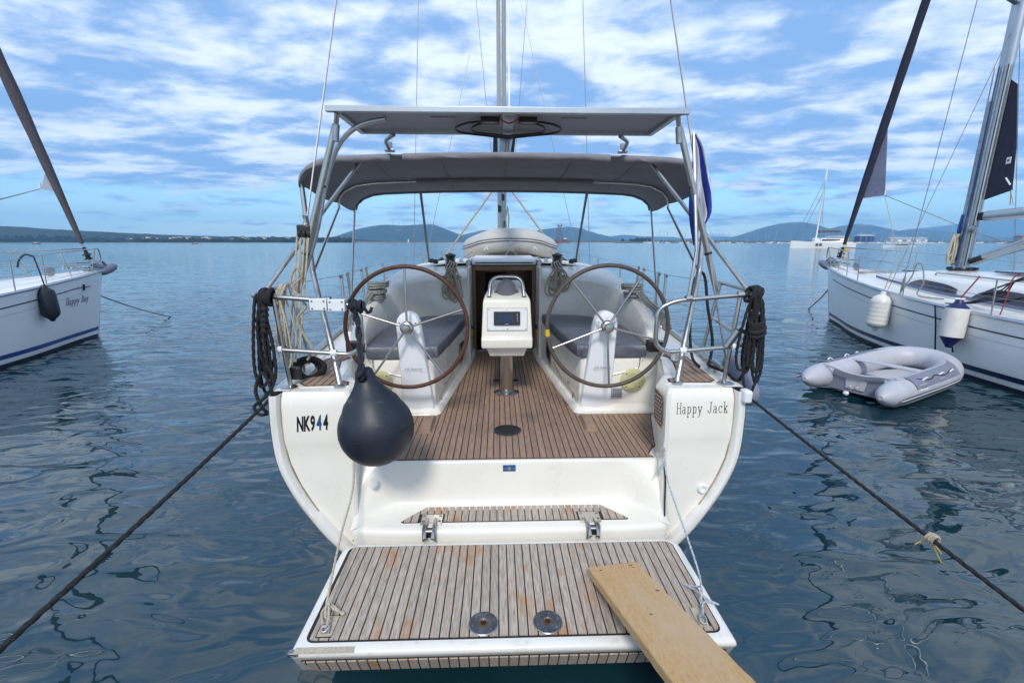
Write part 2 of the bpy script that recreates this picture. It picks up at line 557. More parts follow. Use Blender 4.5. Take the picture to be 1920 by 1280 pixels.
# ================================================================ SETTING
# ---------------------------------------------------------------- water
def water_material():
    m = bpy.data.materials.new('sea water')
    m.use_nodes = True
    N, L = m.node_tree.nodes, m.node_tree.links
    p = N['Principled BSDF']
    p.inputs['Base Color'].default_value = (0.005, 0.030, 0.042, 1)
    p.inputs['Roughness'].default_value = 0.02
    p.inputs['IOR'].default_value = 1.55
    p.inputs['Specular IOR Level'].default_value = 0.85
    g = N.new('ShaderNodeNewGeometry')
    def nz(scale, detail, dist, stretch, off=(0, 0, 0), rot=0.0):
        mp = N.new('ShaderNodeMapping')
        mp.inputs['Scale'].default_value = stretch
        mp.inputs['Location'].default_value = off
        mp.inputs['Rotation'].default_value = (0, 0, rot)
        L.new(g.outputs['Position'], mp.inputs['Vector'])
        n = N.new('ShaderNodeTexNoise')
        n.inputs['Scale'].default_value = scale
        n.inputs['Detail'].default_value = detail
        n.inputs['Roughness'].default_value = 0.42
        n.inputs['Distortion'].default_value = dist
        L.new(mp.outputs[0], n.inputs['Vector'])
        return n.outputs['Fac']
    def mth(op, a, b):
        n = N.new('ShaderNodeMath')
        n.operation = op
        for i, x in enumerate((a, b)):
            if isinstance(x, (int, float)):
                n.inputs[i].default_value = x
            else:
                L.new(x, n.inputs[i])
        return n.outputs[0]
    swell = nz(0.62, 1.0, 0.35, (0.8, 1.35, 1), rot=0.25)
    ripple = nz(2.3, 1.3, 0.6, (0.75, 1.5, 1), (4, 9, 0), -0.2)
    chop = nz(7.0, 2.0, 0.2, (0.7, 1.6, 1), (1, 3, 0), 0.1)
    # wind patches: where the little ripples are stronger
    gust = nz(0.045, 2.0, 0.4, (0.5, 1.6, 1), (12, 5, 0))
    gm = N.new('ShaderNodeMapRange')
    gm.inputs['From Min'].default_value = 0.42
    gm.inputs['From Max'].default_value = 0.62
    gm.inputs['To Min'].default_value = 0.25
    gm.inputs['To Max'].default_value = 1.3
    L.new(gust, gm.inputs['Value'])
    h = mth('ADD', mth('MULTIPLY', swell, 0.105), mth('MULTIPLY', ripple, 0.040))
    h = mth('ADD', h, mth('MULTIPLY', mth('MULTIPLY', chop, 0.0034), gm.outputs[0]))
    sy = N.new('ShaderNodeSeparateXYZ')
    L.new(g.outputs['Position'], sy.inputs[0])
    fl = N.new('ShaderNodeMapRange')          # lower, flatter ripples further out in the bay
    fl.interpolation_type = 'SMOOTHSTEP'
    fl.inputs['From Min'].default_value = 5
    fl.inputs['From Max'].default_value = 28
    fl.inputs['To Min'].default_value = 1.05
    fl.inputs['To Max'].default_value = 0.42
    L.new(sy.outputs['Y'], fl.inputs['Value'])
    h = mth('MULTIPLY', h, fl.outputs[0])
    b = N.new('ShaderNodeBump')
    b.inputs['Strength'].default_value = 1.0
    b.inputs['Distance'].default_value = 1.0
    L.new(h, b.inputs['Height'])
    L.new(b.outputs[0], p.inputs['Normal'])
    # calm in the lee of the quay, ruffled by the breeze further out
    sp_ = N.new('ShaderNodeSeparateXYZ')
    L.new(g.outputs['Position'], sp_.inputs[0])
    rf = N.new('ShaderNodeMapRange')
    rf.interpolation_type = 'SMOOTHSTEP'
    rf.inputs['From Min'].default_value = 9
    rf.inputs['From Max'].default_value = 140
    rf.inputs['To Min'].default_value = 0.015
    rf.inputs['To Max'].default_value = 0.10
    L.new(sp_.outputs['Y'], rf.inputs['Value'])
    L.new(rf.outputs[0], p.inputs['Roughness'])
    return m
M['sea'] = water_material()
FAR = 9000
wm = MB()
xs = [-FAR, -2500, -600, -120, -30, 0, 30, 120, 600, 2500, FAR]
wm.loft([[(x, y, 0) for x in xs] for y in [-600, -120, -30, 0, 30, 120, 600, 2500, FAR]])
water = structure(wm.build('water', M['sea'], flat=True))

# ---------------------------------------------------------------- quay behind the photographer (the gangplank and the lines end on it)
M['stone'] = mat('quay concrete', (0.34, 0.32, 0.29), 0.85, var=0.2, scale=2.5, bump=0.4)
q = MB().box((0, -4.8, -0.55), (60, 10, 2.9))
structure(q.build('quay', M['stone'], bevel=0.03))

# ---------------------------------------------------------------- far land
def land_mat(name, lo, hi, scale, rock=None):
    return mat(name, lo, 0.95, var=0.35, scale=scale, col2=hi, stain=rock, spec=0.1)
M['forest'] = land_mat('far forest', (0.012, 0.020, 0.022), (0.028, 0.04, 0.042), 0.02, ((0.20, 0.15, 0.12), 0.007, 0.60, 0.68))
M['scrub'] = land_mat('near shore woods', (0.012, 0.022, 0.020), (0.032, 0.045, 0.036), 0.03)
M['shore'] = mat('shore earth', (0.085, 0.06, 0.045), 0.9, var=0.35, scale=0.05, col2=(0.11, 0.11, 0.07))
def hill(name, D, ridge, depth, rough, seed, m, freq=0.008, step=None):
    xs0, xs1 = ridge[0][0], ridge[-1][0]
    n = int((xs1 - xs0) / (step or 14)) + 1
    prof = [0.0, 0.16, 0.36, 0.58, 0.78, 0.93, 1.0, 0.9, 0.5, 0.0]
    dep = [-1.0, -0.86, -0.68, -0.50, -0.32, -0.15, 0.0, 0.25, 0.6, 1.0]
    rows = []
    for k, (pf, dp) in enumerate(zip(prof, dep)):
        row = []
        for i in range(n):
            x = lerp(xs0, xs1, i / (n - 1))
            h = max(sinterp(ridge, x), 0.5)
            nz = mnoise.fractal(Vector((x * freq + seed, dp * depth * freq, seed * 3.1)), 1.0, 2.0, 5)
            z = h * pf * (1 + 0.0 if k in (0, 9) else 1)
            if k not in (0, 9):
                z += nz * rough * (0.5 + 0.5 * pf)
            else:
                z = -1.0
            row.append((x + dp * 0.0, D + dp * depth + nz * depth * 0.10 * (1 if 0 < k < 6 else 0), max(z, -1)))
        rows.append(row)
    return structure(MB().loft(rows).build(name, m, angle=60))
hill('hill_left', 1700, [(-2300, 62), (-1986, 61), (-1869, 57), (-1791, 55), (-1713, 48), (-1596, 42), (-1480, 36), (-1285, 27), (-1129, 22), (-954, 18), (-779, 15), (-623, 12), (-506, 5), (-480, 1)], 380, 3.0, 1.3, M['scrub'], 0.05, 5)
hill('hill_rocky', 4000, [(-1760, 3), (-1649, 24), (-1466, 51), (-1328, 100), (-1191, 132), (-1054, 145), (-916, 136), (-779, 141), (-641, 136), (-527, 96), (-458, 65), (-366, 33), (-252, 11), (-180, 2)], 600, 7, 4.7, M['forest'])
hill('hill_middle', 5200, [(-830, 5), (-715, 43), (-476, 89), (-298, 124), (-60, 113), (238, 113), (357, 136), (595, 159), (774, 142), (953, 89), (1131, 49), (1310, 19), (1400, 3)], 700, 8, 8.2, M['forest'])
hill('hill_low', 7500, [(1200, 3), (1374, 19), (1632, 86), (1804, 111), (2061, 86), (2491, 78), (2834, 52), (3178, 78), (3521, 78), (3779, 44), (3950, 4)], 800, 9, 2.9, M['forest'])
hill('hill_right', 5200, [(2380, 3), (2442, 14), (2590, 66), (2739, 124), (2918, 182), (3067, 211), (3216, 211), (3365, 171), (3484, 130), (3633, 159), (3811, 194), (3990, 171), (4139, 124), (4288, 113), (4526, 136), (4943, 89), (5300, 54), (5500, 4)], 800, 9, 6.1, M['forest'])
hill('hill_far_right', 7800, [(5600, 4), (6074, 89), (6521, 185), (7146, 255), (7771, 325), (8218, 377), (8665, 360), (8900, 438)], 1000, 12, 9.4, M['forest'])
hill('spit_left', 1250, [(-1900, 3), (-1700, 9), (-1400, 8), (-1000, 7), (-700, 5), (-560, 4), (-440, 2)], 60, 2.5, 5.5, M['scrub'], 0.09, 4)
hill('spit_middle', 1500, [(-560, 1), (-500, 3.5), (-300, 4), (0, 4.5), (300, 6), (420, 5), (600, 8), (760, 5), (900, 3)], 70, 1.8, 3.5, M['shore'], 0.06, 4)
hill('marina_shore', 800, [(180, 1), (220, 2.4), (300, 3.2), (420, 2.4), (560, 3), (700, 2.6), (900, 3), (1100, 3)], 40, 0.7, 7.5, M['shore'], 0.08, 4)

# woods of the far left shore: reads as one mass
def blob(mb, c, r, h, rnd):
    n1, n2 = 4, 6
    V, F = [], []
    for i in range(n1 + 1):
        a = math.pi * i / n1
        for j in range(n2):
            b = 2 * math.pi * j / n2 + i * .5
            k = rnd.uniform(.75, 1.2)
            V.append((c[0] + r*k*math.sin(a)*math.cos(b), c[1] + r*k*math.sin(a)*math.sin(b), c[2] + h*(1 - math.cos(a))/2*k))
    for i in range(n1):
        for j in range(n2):
            F.append((i*n2+j, i*n2+(j+1) % n2, (i+1)*n2+(j+1) % n2, (i+1)*n2+j))
    mb.add(V, F)
rnd = random.Random(5)
wd = MB()
for i in range(520):
    x = rnd.uniform(-1750, -430)
    y = rnd.uniform(1205, 1250)
    blob(wd, (x, y, rnd.uniform(0.5, 3)), rnd.uniform(4, 9), rnd.uniform(6, 13) * (1.25 if x < -1150 else .75), rnd)
for i in range(900):
    x = rnd.uniform(-2100, -540)
    y = rnd.uniform(1400, 1690)
    blob(wd, (x, y, (y - 1400) * .055 * (1 if x < -1300 else .4)), rnd.uniform(6, 11), rnd.uniform(7, 14), rnd)
for i in range(26):
    x = rnd.gauss(410, 22)
    blob(wd, (x, 1455 + rnd.uniform(0, 20), 3), rnd.uniform(5, 9), rnd.uniform(6, 13), rnd)
o = wd.build('shore_woods', M['scrub'], flat=True)
o['kind'] = 'stuff'
tag(o, 'dark green trees along the far left shore', 'woods')

# houses among the trees on the far left shore
M['hwall'] = mat('pale house wall', (0.66, 0.62, 0.56), 0.8, var=0.15, scale=0.3, objrand=0.25)
M['hroof'] = mat('tiled roof', (0.22, 0.12, 0.09), 0.8, var=0.3, scale=0.5, objrand=0.2)
hs = thing('house', 'tiny pale house with tiled roof among trees on far left shore', 'house', WORLD, (0, 0, 0), 'houses on the far left shore')
MB().box((0, 0, 2.6), (9, 8, 5.2)).build('wall', M['hwall'], hs, flat=True)
MB().add([(-5, -4.5, 5.2), (5, -4.5, 5.2), (5, 4.5, 5.2), (-5, 4.5, 5.2), (-4, 0, 7.6), (4, 0, 7.6)], [(0,1,5,4), (1,2,5), (2,3,4,5), (3,0,4), (0,3,2,1)]).build('roof', M['hroof'], hs, flat=True)
first = True
for i in range(58):
    x = rnd.choice([rnd.uniform(-1120, -860), rnd.uniform(-1120, -880), rnd.uniform(-840, -600), rnd.uniform(-1500, -1400)])
    o = hs if first else copy_tree(hs)
    first = False
    y = rnd.uniform(1275, 1400)
    o.location = (x, y, 4 + (y - 1275) * .075)
    o.rotation_euler = (0, 0, rnd.uniform(-.7, .7))
    s = rnd.uniform(.55, .95)
    o.scale = (s * rnd.uniform(1, 1.7), s, s * rnd.uniform(.8, 1.1))

# antenna masts on the rocky hill
for px, hh, lab in ((-1010, 26, 'leftmost thin antenna mast on the rocky hill'), (-955, 30, 'tallest antenna mast on the rocky hill, in the middle'), (-925, 22, 'rightmost short antenna mast on the rocky hill')):
    t = MB()
    t.tube([(px, 3990, 138), (px, 3990, 140 + hh)], [2.0, .8], 6)
    for zz in (.5, .7, .9):
        t.box((px, 3990, 140 + hh*zz), (5, 2, 1.5))
    solo(t, 'antenna_mast', M['wire'], lab, 'antenna', group='antennas on the rocky hill')
t = MB().lathe([(2.2, 0), (1.6, 5), (1.5, 6), (1.9, 6.1), (1.9, 6.6), (1.0, 6.8), (1.0, 8.4), (.1, 9.4)], (-318, 1430, 1.0), n=10)
solo(t, 'harbour_light', M['white2'], 'small white harbour light on the low spit below rocky hill', 'lighthouse')

# haze between the near boats and the hills
hz = MB().box((0, 4300, 248), (2 * FAR + 900, 10200, 500))
haze = hz.build('haze', None, flat=True)
haze['kind'] = 'stuff'
tag(haze, 'pale blue haze over the bay in front of the hills', 'haze')
hm = bpy.data.materials.new('haze')
hm.use_nodes = True
hm.node_tree.nodes.clear()
pv = hm.node_tree.nodes.new('ShaderNodeVolumePrincipled')
pv.inputs['Color'].default_value = (0.36, 0.69, 1.0, 1)
pv.inputs['Density'].default_value = 0.00015
pv.inputs['Anisotropy'].default_value = 0.0
ho = hm.node_tree.nodes.new('ShaderNodeOutputMaterial')
hm.node_tree.links.new(pv.outputs[0], ho.inputs['Volume'])
haze.data.materials.append(hm)
haze.visible_shadow = True

# ================================================================ OUR YACHT (seen from its stern)
Y = thing('sailboat', 'large white sailing yacht with open stern and twin wheels, nearest the camera', 'sailboat', YACHT, (0, 8.5, 0))
# half breadth and height of the gunwale along the boat
BEAM = [(2.7, 1.56), (3.4, 1.645), (4.3, 1.75), (5.3, 1.85), (6.5, 1.95), (8, 2.0), (10, 1.90), (12, 1.55), (13.5, 1.05), (14.6, .45), (15.1, .04)]
SHEER = [(2.7, 1.33), (6, 1.34), (9, 1.38), (12, 1.47), (15.1, 1.6)]
# outline of the stern: half breadth at height
STERN = [(1.33, 1.560), (1.13, 1.562), (0.87, 1.535), (0.67, 1.455), (0.49, 1.345), (0.31, 1.205), (0.15, 1.02), (0.03, 0.72), (-0.05, 0.0)]
def stern_half(w):
    return sinterp([(a, b) for a, b in reversed(STERN)], w)
def vface(w):
    return 2.80 + 0.08 * (w - 0.3)
NS = 28
ws = [lerp(1.33, -0.05, (i / (NS - 1)) ** 1.15) for i in range(NS)]
def hull_row(v, rim=False):
    B, sh = sinterp(BEAM, v), sinterp(SHEER, v)
    f = max(0, (v - 2.7) / 12.4)
    bot = -0.05 - 0.5 * math.sin(math.pi * min(1, f * 1.15))
    row = []
    for w in ws:
        t = min(1.0, (1.33 - w) / 1.38)
        u = stern_half(w) / 1.56
        u = lerp(u, (1 - t) ** 0.7 * 0.9 + 0.1 * (1 - t), max(0, f - .55) * 1.6)
        z = sh - (sh - bot) * t
        row.append((B * u, (vface(w) - 0.05) if rim else v, z))
    return row
hl = MB()
rows = [hull_row(2.74, True)] + [hull_row(v) for v in (3.0, 3.5, 4.2, 5, 6, 7, 8, 9, 10, 11, 12, 13, 13.8, 14.4, 14.8, 15.1)]
full = [r + [(-x, y, z) for x, y, z in reversed(r[:-1])] for r in rows]
hl.loft(full)
# rolled edge round the stern
rim = []
for din, dv in ((0, -0.05), (0.022, -0.058), (0.044, -0.05), (0.052, -0.03), (0.055, 0.02)):
    r_ = [(max(stern_half(w) - din, 0), vface(w) + dv, w + (din * .6 if w < .5 else 0)) for w in ws]
    rim.append(r_ + [(-x, y, z) for x, y, z in reversed(r_[:-1])])
hl.loft(rim)
hull = hl.build('hull', M['gel2'], Y)
# thin tan strip painted as the shadow where the rolled edge meets the stern
for s in (-1, 1):
    MB().tube([(s * (stern_half(w) - 0.056), vface(w) - 0.006, w) for w in [1.32 - i * .042 for i in range(27)]], 0.0035, 6).build('seam_or_shade_line', M['ropet'], hull)
    # white corner fitting at the top of the starboard quarter
    if s > 0:
        MB().box((s * 1.555, 2.82, 1.305), (0.055, 0.08, 0.085)).build('quarter_fitting', M['white'], hull, bevel=0.015)

# toe rail along the gunwale
for s in (-1, 1):
    MB().tube([(s * (sinterp(BEAM, v) - .02), v, sinterp(SHEER, v) + .03) for v in [3.3 + i * .3 for i in range(39)]], 0.028, 8, flat=1.0).build('toe_rail', M['alu'], hull)

# ---------------------------------------------------------------- stern quarters (solid blocks each side of the boarding opening)
def quarter(s):
    mb = MB()
    rows = []
    lv = [0.16, 0.3, 0.43, 0.55, 0.7, 0.85, 0.94, 0.985, 1.02, 1.1, 1.25, 1.30, 1.325, 1.335]
    for w in lv:
        proud = interp([(.93, 0), (.985, .010), (1.02, .014)], w)
        rnd_ = 0.0
        if w > 1.29:
            rnd_ = (w - 1.29) / .045 * .03
        vf = vface(w) - proud + rnd_
        o0 = stern_half(w) - 0.060
        inn = 1.05 + rnd_
        mid = max(inn + .02, min(o0, 1.5))
        ring = [(inn, vf + .02, w), (inn + .02, vf, w), (lerp(inn, o0, .5), vf, w), (o0, vf, w),
                (min(o0 + .06, sinterp(BEAM, 3.4) - .06), 3.4, w), (min(o0 + .12, sinterp(BEAM, 4.05) - .06), 4.05, w),
                (1.36 + rnd_*.3, 4.05, w), (1.35 + rnd_*.5, 3.92, w), (1.13 + rnd_, 3.24, w), (interp([(.7, 1.075), (1.33, 1.028)], w) + rnd_, 3.06, w)]
        rows.append([(s * x, y, z) for x, y, z in ring])
    mb.loft(rows, True, True, True)
    return mb
for s in (-1, 1):
    qo = quarter(s).build('stern_quarter', M['gel'], Y, angle=28)

# side deck beside the quarters
for s in (-1, 1):
    rows = []
    for v in [2.9 + .15 * i for i in range(9)]:
        B = sinterp(BEAM, v) - .005
        rows.append([(s * B, v, 1.338), (s * (B - .05), v, 1.342), (s * (B - .12), v, 1.3405)])
    MB().loft(rows).build('deck_edge', M['gel'], Y)

# ---------------------------------------------------------------- riser, boarding step
rs = MB()
def strip(mb, top, bot, n=10):
    mb.loft([top, bot])
uu = [-1.075 + 2.15 * i / 60 for i in range(61)]
def sstep(x):
    x = max(0.0, min(1.0, x))
    return x * x * (3 - 2 * x)
def flare(u, z):          # the side panels of the riser lean out towards the step
    return 0.215 * sstep((abs(u) - (.73 + .09 * (.76 - z) / .33)) / .30) * ((.757 - z) / .327)
lv_ = [(.757, .012), (.752, .002), (.745, 0), (.715, .003), (.65, .008), (.58, .014), (.52, .019), (.47, .028), (.448, .042), (.436, .062), (.431, .085), (.4288, .11)]
rs.loft([[(u, 3.024 + (d if z > .75 else -d) - flare(u, z), z) for u in uu] for z, d in lv_])
rs.build('riser', M['gel'], Y, angle=50)
# the ledge of the boarding step with a rounded nose
ledge = []
def nose(u):
    return 2.700 + 0.03 * (abs(u) / 1.06) ** 6
us = [-1.06 + 2.12 * i / 24 for i in range(25)]
ledge.append([(u, 3.0, .4285) for u in us])
ledge.append([(u, nose(u) + .05, .4285) for u in us])
ledge.append([(u, nose(u) + .02, .424) for u in us])
ledge.append([(u, nose(u) + .004, .408) for u in us])
ledge.append([(u, nose(u), .385) for u in us])
ledge.append([(u, nose(u) + .03, .10) for u in us])
step = MB().loft(ledge).build('boarding_step', M['gel'], Y)

def clip_half(poly, axis, val, keep_less):
    out = []
    n = len(poly)
    for i in range(n):
        a, b = poly[i], poly[(i+1) % n]
        ia = (a[axis] <= val) if keep_less else (a[axis] >= val)
        ib = (b[axis] <= val) if keep_less else (b[axis] >= val)
        if ia:
            out.append(a)
        if ia != ib:
            t = (val - a[axis]) / (b[axis] - a[axis])
            out.append((a[0] + (b[0]-a[0])*t, a[1] + (b[1]-a[1])*t))
    return out
def inset_poly(poly, d):
    n = len(poly)
    area = sum(poly[i][0]*poly[(i+1) % n][1] - poly[(i+1) % n][0]*poly[i][1] for i in range(n))
    if area < 0:
        poly = poly[::-1]
    out = []
    for i in range(n):
        a, b, c = Vector(poly[i-1]).to_2d(), Vector(poly[i]).to_2d(), Vector(poly[(i+1) % n]).to_2d()
        e1, e2 = (b-a).normalized(), (c-b).normalized()
        n1, n2 = Vector((-e1.y, e1.x)), Vector((-e2.y, e2.x))
        m_ = (n1 + n2)
        m_ = m_ / max(m_.length_squared, 1e-6) * 2
        p = b + m_ * d
        out.append((p.x, p.y))
    return out
PITCH = 0.0490
def planking(parent, outline, z, m, holes=(), pitch=PITCH, edge=0.008, gap=0.0068, th=0.006, off=0.0, xform=None, name='plank'):
    """caulked teak: a black bed and one mesh for every plank, cut to the outline"""
    base = MB().prism(outline, z - .004, z)
    if xform:
        base.xf(xform)
    base.build('caulk_bed', M['caulk'], parent, flat=True)
    inner = inset_poly(outline, edge)
    x0 = min(p[0] for p in inner)
    x1 = max(p[0] for p in inner)
    k0, k1 = math.floor((x0 - off) / pitch), math.ceil((x1 - off) / pitch)
    for k in range(k0, k1):
        a, b = off + k*pitch + gap/2, off + (k+1)*pitch - gap/2
        pieces = [clip_half(clip_half(inner, 0, a, False), 0, b, True)]
        for (hx0, hx1, hy0, hy1) in holes:            # rectangular cut-outs
            nxt = []
            for pc in pieces:
                px = [q[0] for q in pc]
                if not pc or max(px) <= hx0 or min(px) >= hx1:
                    nxt.append(pc)
                    continue
                lo = clip_half(pc, 1, hy0, True)
                hi = clip_half(pc, 1, hy1, False)
                midp = clip_half(clip_half(pc, 1, hy0, False), 1, hy1, True)
                for part in (lo, hi, clip_half(midp, 0, hx0, True) if midp else [], clip_half(midp, 0, hx1, False) if midp else []):
                    nxt.append(part)
            pieces = nxt
        for pc in pieces:
            # drop doubled points
            cl = []
            for p_ in pc:
                if not cl or (abs(p_[0]-cl[-1][0]) + abs(p_[1]-cl[-1][1])) > 1e-5:
                    cl.append(p_)
            if len(cl) > 1 and abs(cl[0][0]-cl[-1][0]) + abs(cl[0][1]-cl[-1][1]) < 1e-5:
                cl.pop()
            if len(cl) < 3:
                continue
            w_ = max(q[0] for q in cl) - min(q[0] for q in cl)
            l_ = max(q[1] for q in cl) - min(q[1] for q in cl)
            if w_ < .006 or l_ < .01:
                continue
            mb = MB().prism(cl, z - .003, z + th)
            if xform:
                mb.xf(xform)
            mb.build(name, m, parent, flat=True)
# boarding step teak, cut away round the two hinges
step_out = [(-.74, 2.785), (.80, 2.785), (.815, 2.80), (.645, 2.975), (-.60, 2.975), (-.755, 2.80)]
HX = (-.545, .545)
step_holes = [(x - .085, x + .085, 2.70, 2.882) for x in HX]
planking(step, step_out, .4300, M['teakp'], step_holes, edge=.007)

# ---------------------------------------------------------------- swim platform
plat = MB()
def plat_ring(d, z, aftv):
    c = [(-1.085 + d, aftv + d), (1.085 - d, aftv + d), (1.085 - d, 2.635 - d), (-1.085 + d, 2.635 - d)]
    P = [Vector((x, y, z)) for x, y in c]
    out = []
    # small radius aft, larger radius forward
    for i, r_ in ((0, .02), (1, .02), (2, .10), (3, .10)):
        a, b, e = P[i-1], P[i], P[(i+1) % 4]
        s0, e0 = b + (a-b).normalized()*r_, b + (e-b).normalized()*r_
        for j in range(6):
            t = j / 5
            out.append((1-t)**2*s0 + 2*t*(1-t)*b + t*t*e0)
    return out
plat.loft([plat_ring(.06, .200, 1.90), plat_ring(.015, .203, 1.895), plat_ring(.002, .215, 1.898), plat_ring(0, .350, 1.838),
           plat_ring(0, .368, 1.826), plat_ring(.006, .384, 1.822), plat_ring(.016, .3925, 1.822), plat_ring(.045, .3945, 1.822)], True, True, True)
platform = plat.build('swim_platform', M['gel2'], Y, angle=50)
pl_out = [(p.x, p.y) for p in fillet([(-1.035, 1.880, 0), (1.035, 1.880, 0), (1.035, 2.590, 0), (-1.035, 2.590, 0)], .05, 5, True)]
planking(platform, pl_out, .3960, M['teakp'], [(-.99, -.955, 1.90, 2.045), (-.955, -.91, 1.90, 2.045), (.925, .985, 1.915, 2.04)], edge=.010, off=.012)
# teak on the sloping aft edge
fo = [(p.x, p.y) for p in fillet([(-.985, .008, 0), (.985, .008, 0), (1.05, .132, 0), (-1.05, .132, 0)], .03, 4, True)]
planking(platform, fo, .0045, M['teakp'], edge=.006, off=.012, xform=Matrix.Translation((0, 1.900, .215)) @ Matrix.Rotation(math.atan2(.135, -.062), 4, 'X'))
# rust-streaked patch and metal corner on the aft lip
MB().box((-.92, 1.836, .3965), (.28, .035, .002)).build('tape_patch', M['ropew'], platform, flat=True)
MB().box((-1.065, 1.834, .385), (.05, .03, .022)).build('corner_plate', M['steeld'], platform, bevel=.006)
# ladder / gangway sockets
for u in (-.165, .163):
    c = (u, 1.962, .4015)
    so = MB().lathe([(.074, 0), (.076, .003), (.072, .0065), (.026, .0072), (.022, .004)], c, n=32).build('socket_plate', M['steeld'], platform)
    MB().lathe([(.023, 0), (.0235, .0078), (.017, .0082), (.015, .006)], c, n=20).build('socket_ring', M['wood'], so)
    MB().lathe([(.015, 0), (.015, .0072)], c, n=16).build('socket_hole', M['dark'], so)
    for k in range(6):
        a = k * math.pi / 3 + .3
        MB().lathe([(.006, 0), (.005, .0095), (.001, .010)], (u + .055*math.cos(a), 1.962 + .055*math.sin(a), .4015), n=8).build('screw', M['steel'], so)
# recessed lifting eyes in the outer corners
for u0, u1 in ((-.99, -.91), (.925, .985)):
    ey = MB().box(((u0+u1)/2, 1.975, .3985), (u1-u0-.008, .125, .004)).build('eye_recess', M['ropew'], platform, flat=True)
    MB().tube(smooth([((u0+u1)/2 - .018, 1.925, .402), ((u0+u1)/2 - .014, 1.945, .425), ((u0+u1)/2 + .014, 1.945, .425), ((u0+u1)/2 + .018, 1.925, .402)], 5), .005, 8).build('lifting_eye', M['steel'], ey)
# hinges between step and platform
for u in HX:
    h = MB().box((u, 2.815, .4335), (.145, .115, .006)).build('hinge', M['steel'], Y, bevel=.002)
    for du in (-.055, .055):
        for dv in (-.03, .03):
            MB().lathe([(.010, 0), (.009, .004), (.002, .0055)], (u + du, 2.825 + dv, .4365), n=10).build('screw', M['steeld'], h)
    for du in (-.030, .030):
        MB().tube(fillet([(u + du, 2.80, .445), (u + du, 2.705, .452), (u + du*.8, 2.64, .405)], .03), .012, 8).build('hinge_arm', M['steel'], h)
        MB().box((u + du*1.35, 2.695, .415), (.009, .06, .095)).build('hinge_cheek', M['steeld'], h, bevel=.002)
    MB().tube([(u - .045, 2.69, .43), (u + .045, 2.69, .43)], .011, 10).build('hinge_pin', M['steel'], h)
    MB().box((u, 2.71, .405), (.045, .03, .06)).build('hinge_block', M['black'], h, bevel=.004)

# ---------------------------------------------------------------- cockpit floor
fl_out = [(-1.06, 3.055), (1.06, 3.055), (1.035, 3.10), (1.085, 3.19), (1.125, 3.23), (1.31, 3.895), (1.29, 3.925), (.70, 3.925), (.655, 3.96), (.43, 6.35),
          (-.43, 6.35), (-.655, 3.96), (-.70, 3.925), (-1.29, 3.925), (-1.31, 3.895), (-1.125, 3.23), (-1.085, 3.19), (-1.035, 3.10)]
fb = MB().prism([(-1.30, 3.03), (1.30, 3.03), (1.45, 4.1), (.72, 4.1), (.5, 6.5), (-.5, 6.5), (-.72, 4.1), (-1.45, 4.1)], .70, .7555)
floor = fb.build('cockpit_floor', M['gel'], Y, flat=True)
planking(floor, fl_out, .7580, M['teakc'], edge=.008, off=.0245)
# round inspection plate and the dark plates in front of the console
pl_ = MB().lathe([(.115, 0), (.115, .004), (.108, .006), (.04, .007), (.02, .0095), (.005, .009)], (-.01, 3.545, .764), n=36).build('inspection_plate', M['black'], floor)
MB().lathe([(.118, 0), (.118, .0055), (.110, .0058), (.110, .002)], (-.01, 3.545, .764), n=36).build('plate_rim', M['steeld'], pl_)
for s in (-1, 1):
    MB().lathe([(.04, 0), (.04, .004), (.03, .006)], (s * .105, 4.95, .764), n=20).build('floor_socket', M['black'], floor)
# wooden foot blocks for the helmsman
for s in (-1, 1):
    u = s * .685
    rows = []
    for v, h in ((3.50, .002), (3.505, .030), (3.56, .046), (3.68, .050), (3.80, .036), (3.845, .006)):
        half = .05
        rows.append([(u - half, v, .763), (u - half + .012, v, .764 + h), (u + half - .012, v, .764 + h), (u + half, v, .763)])
    MB().loft(rows, True, True, True).build('foot_block', M['teakc'], floor)

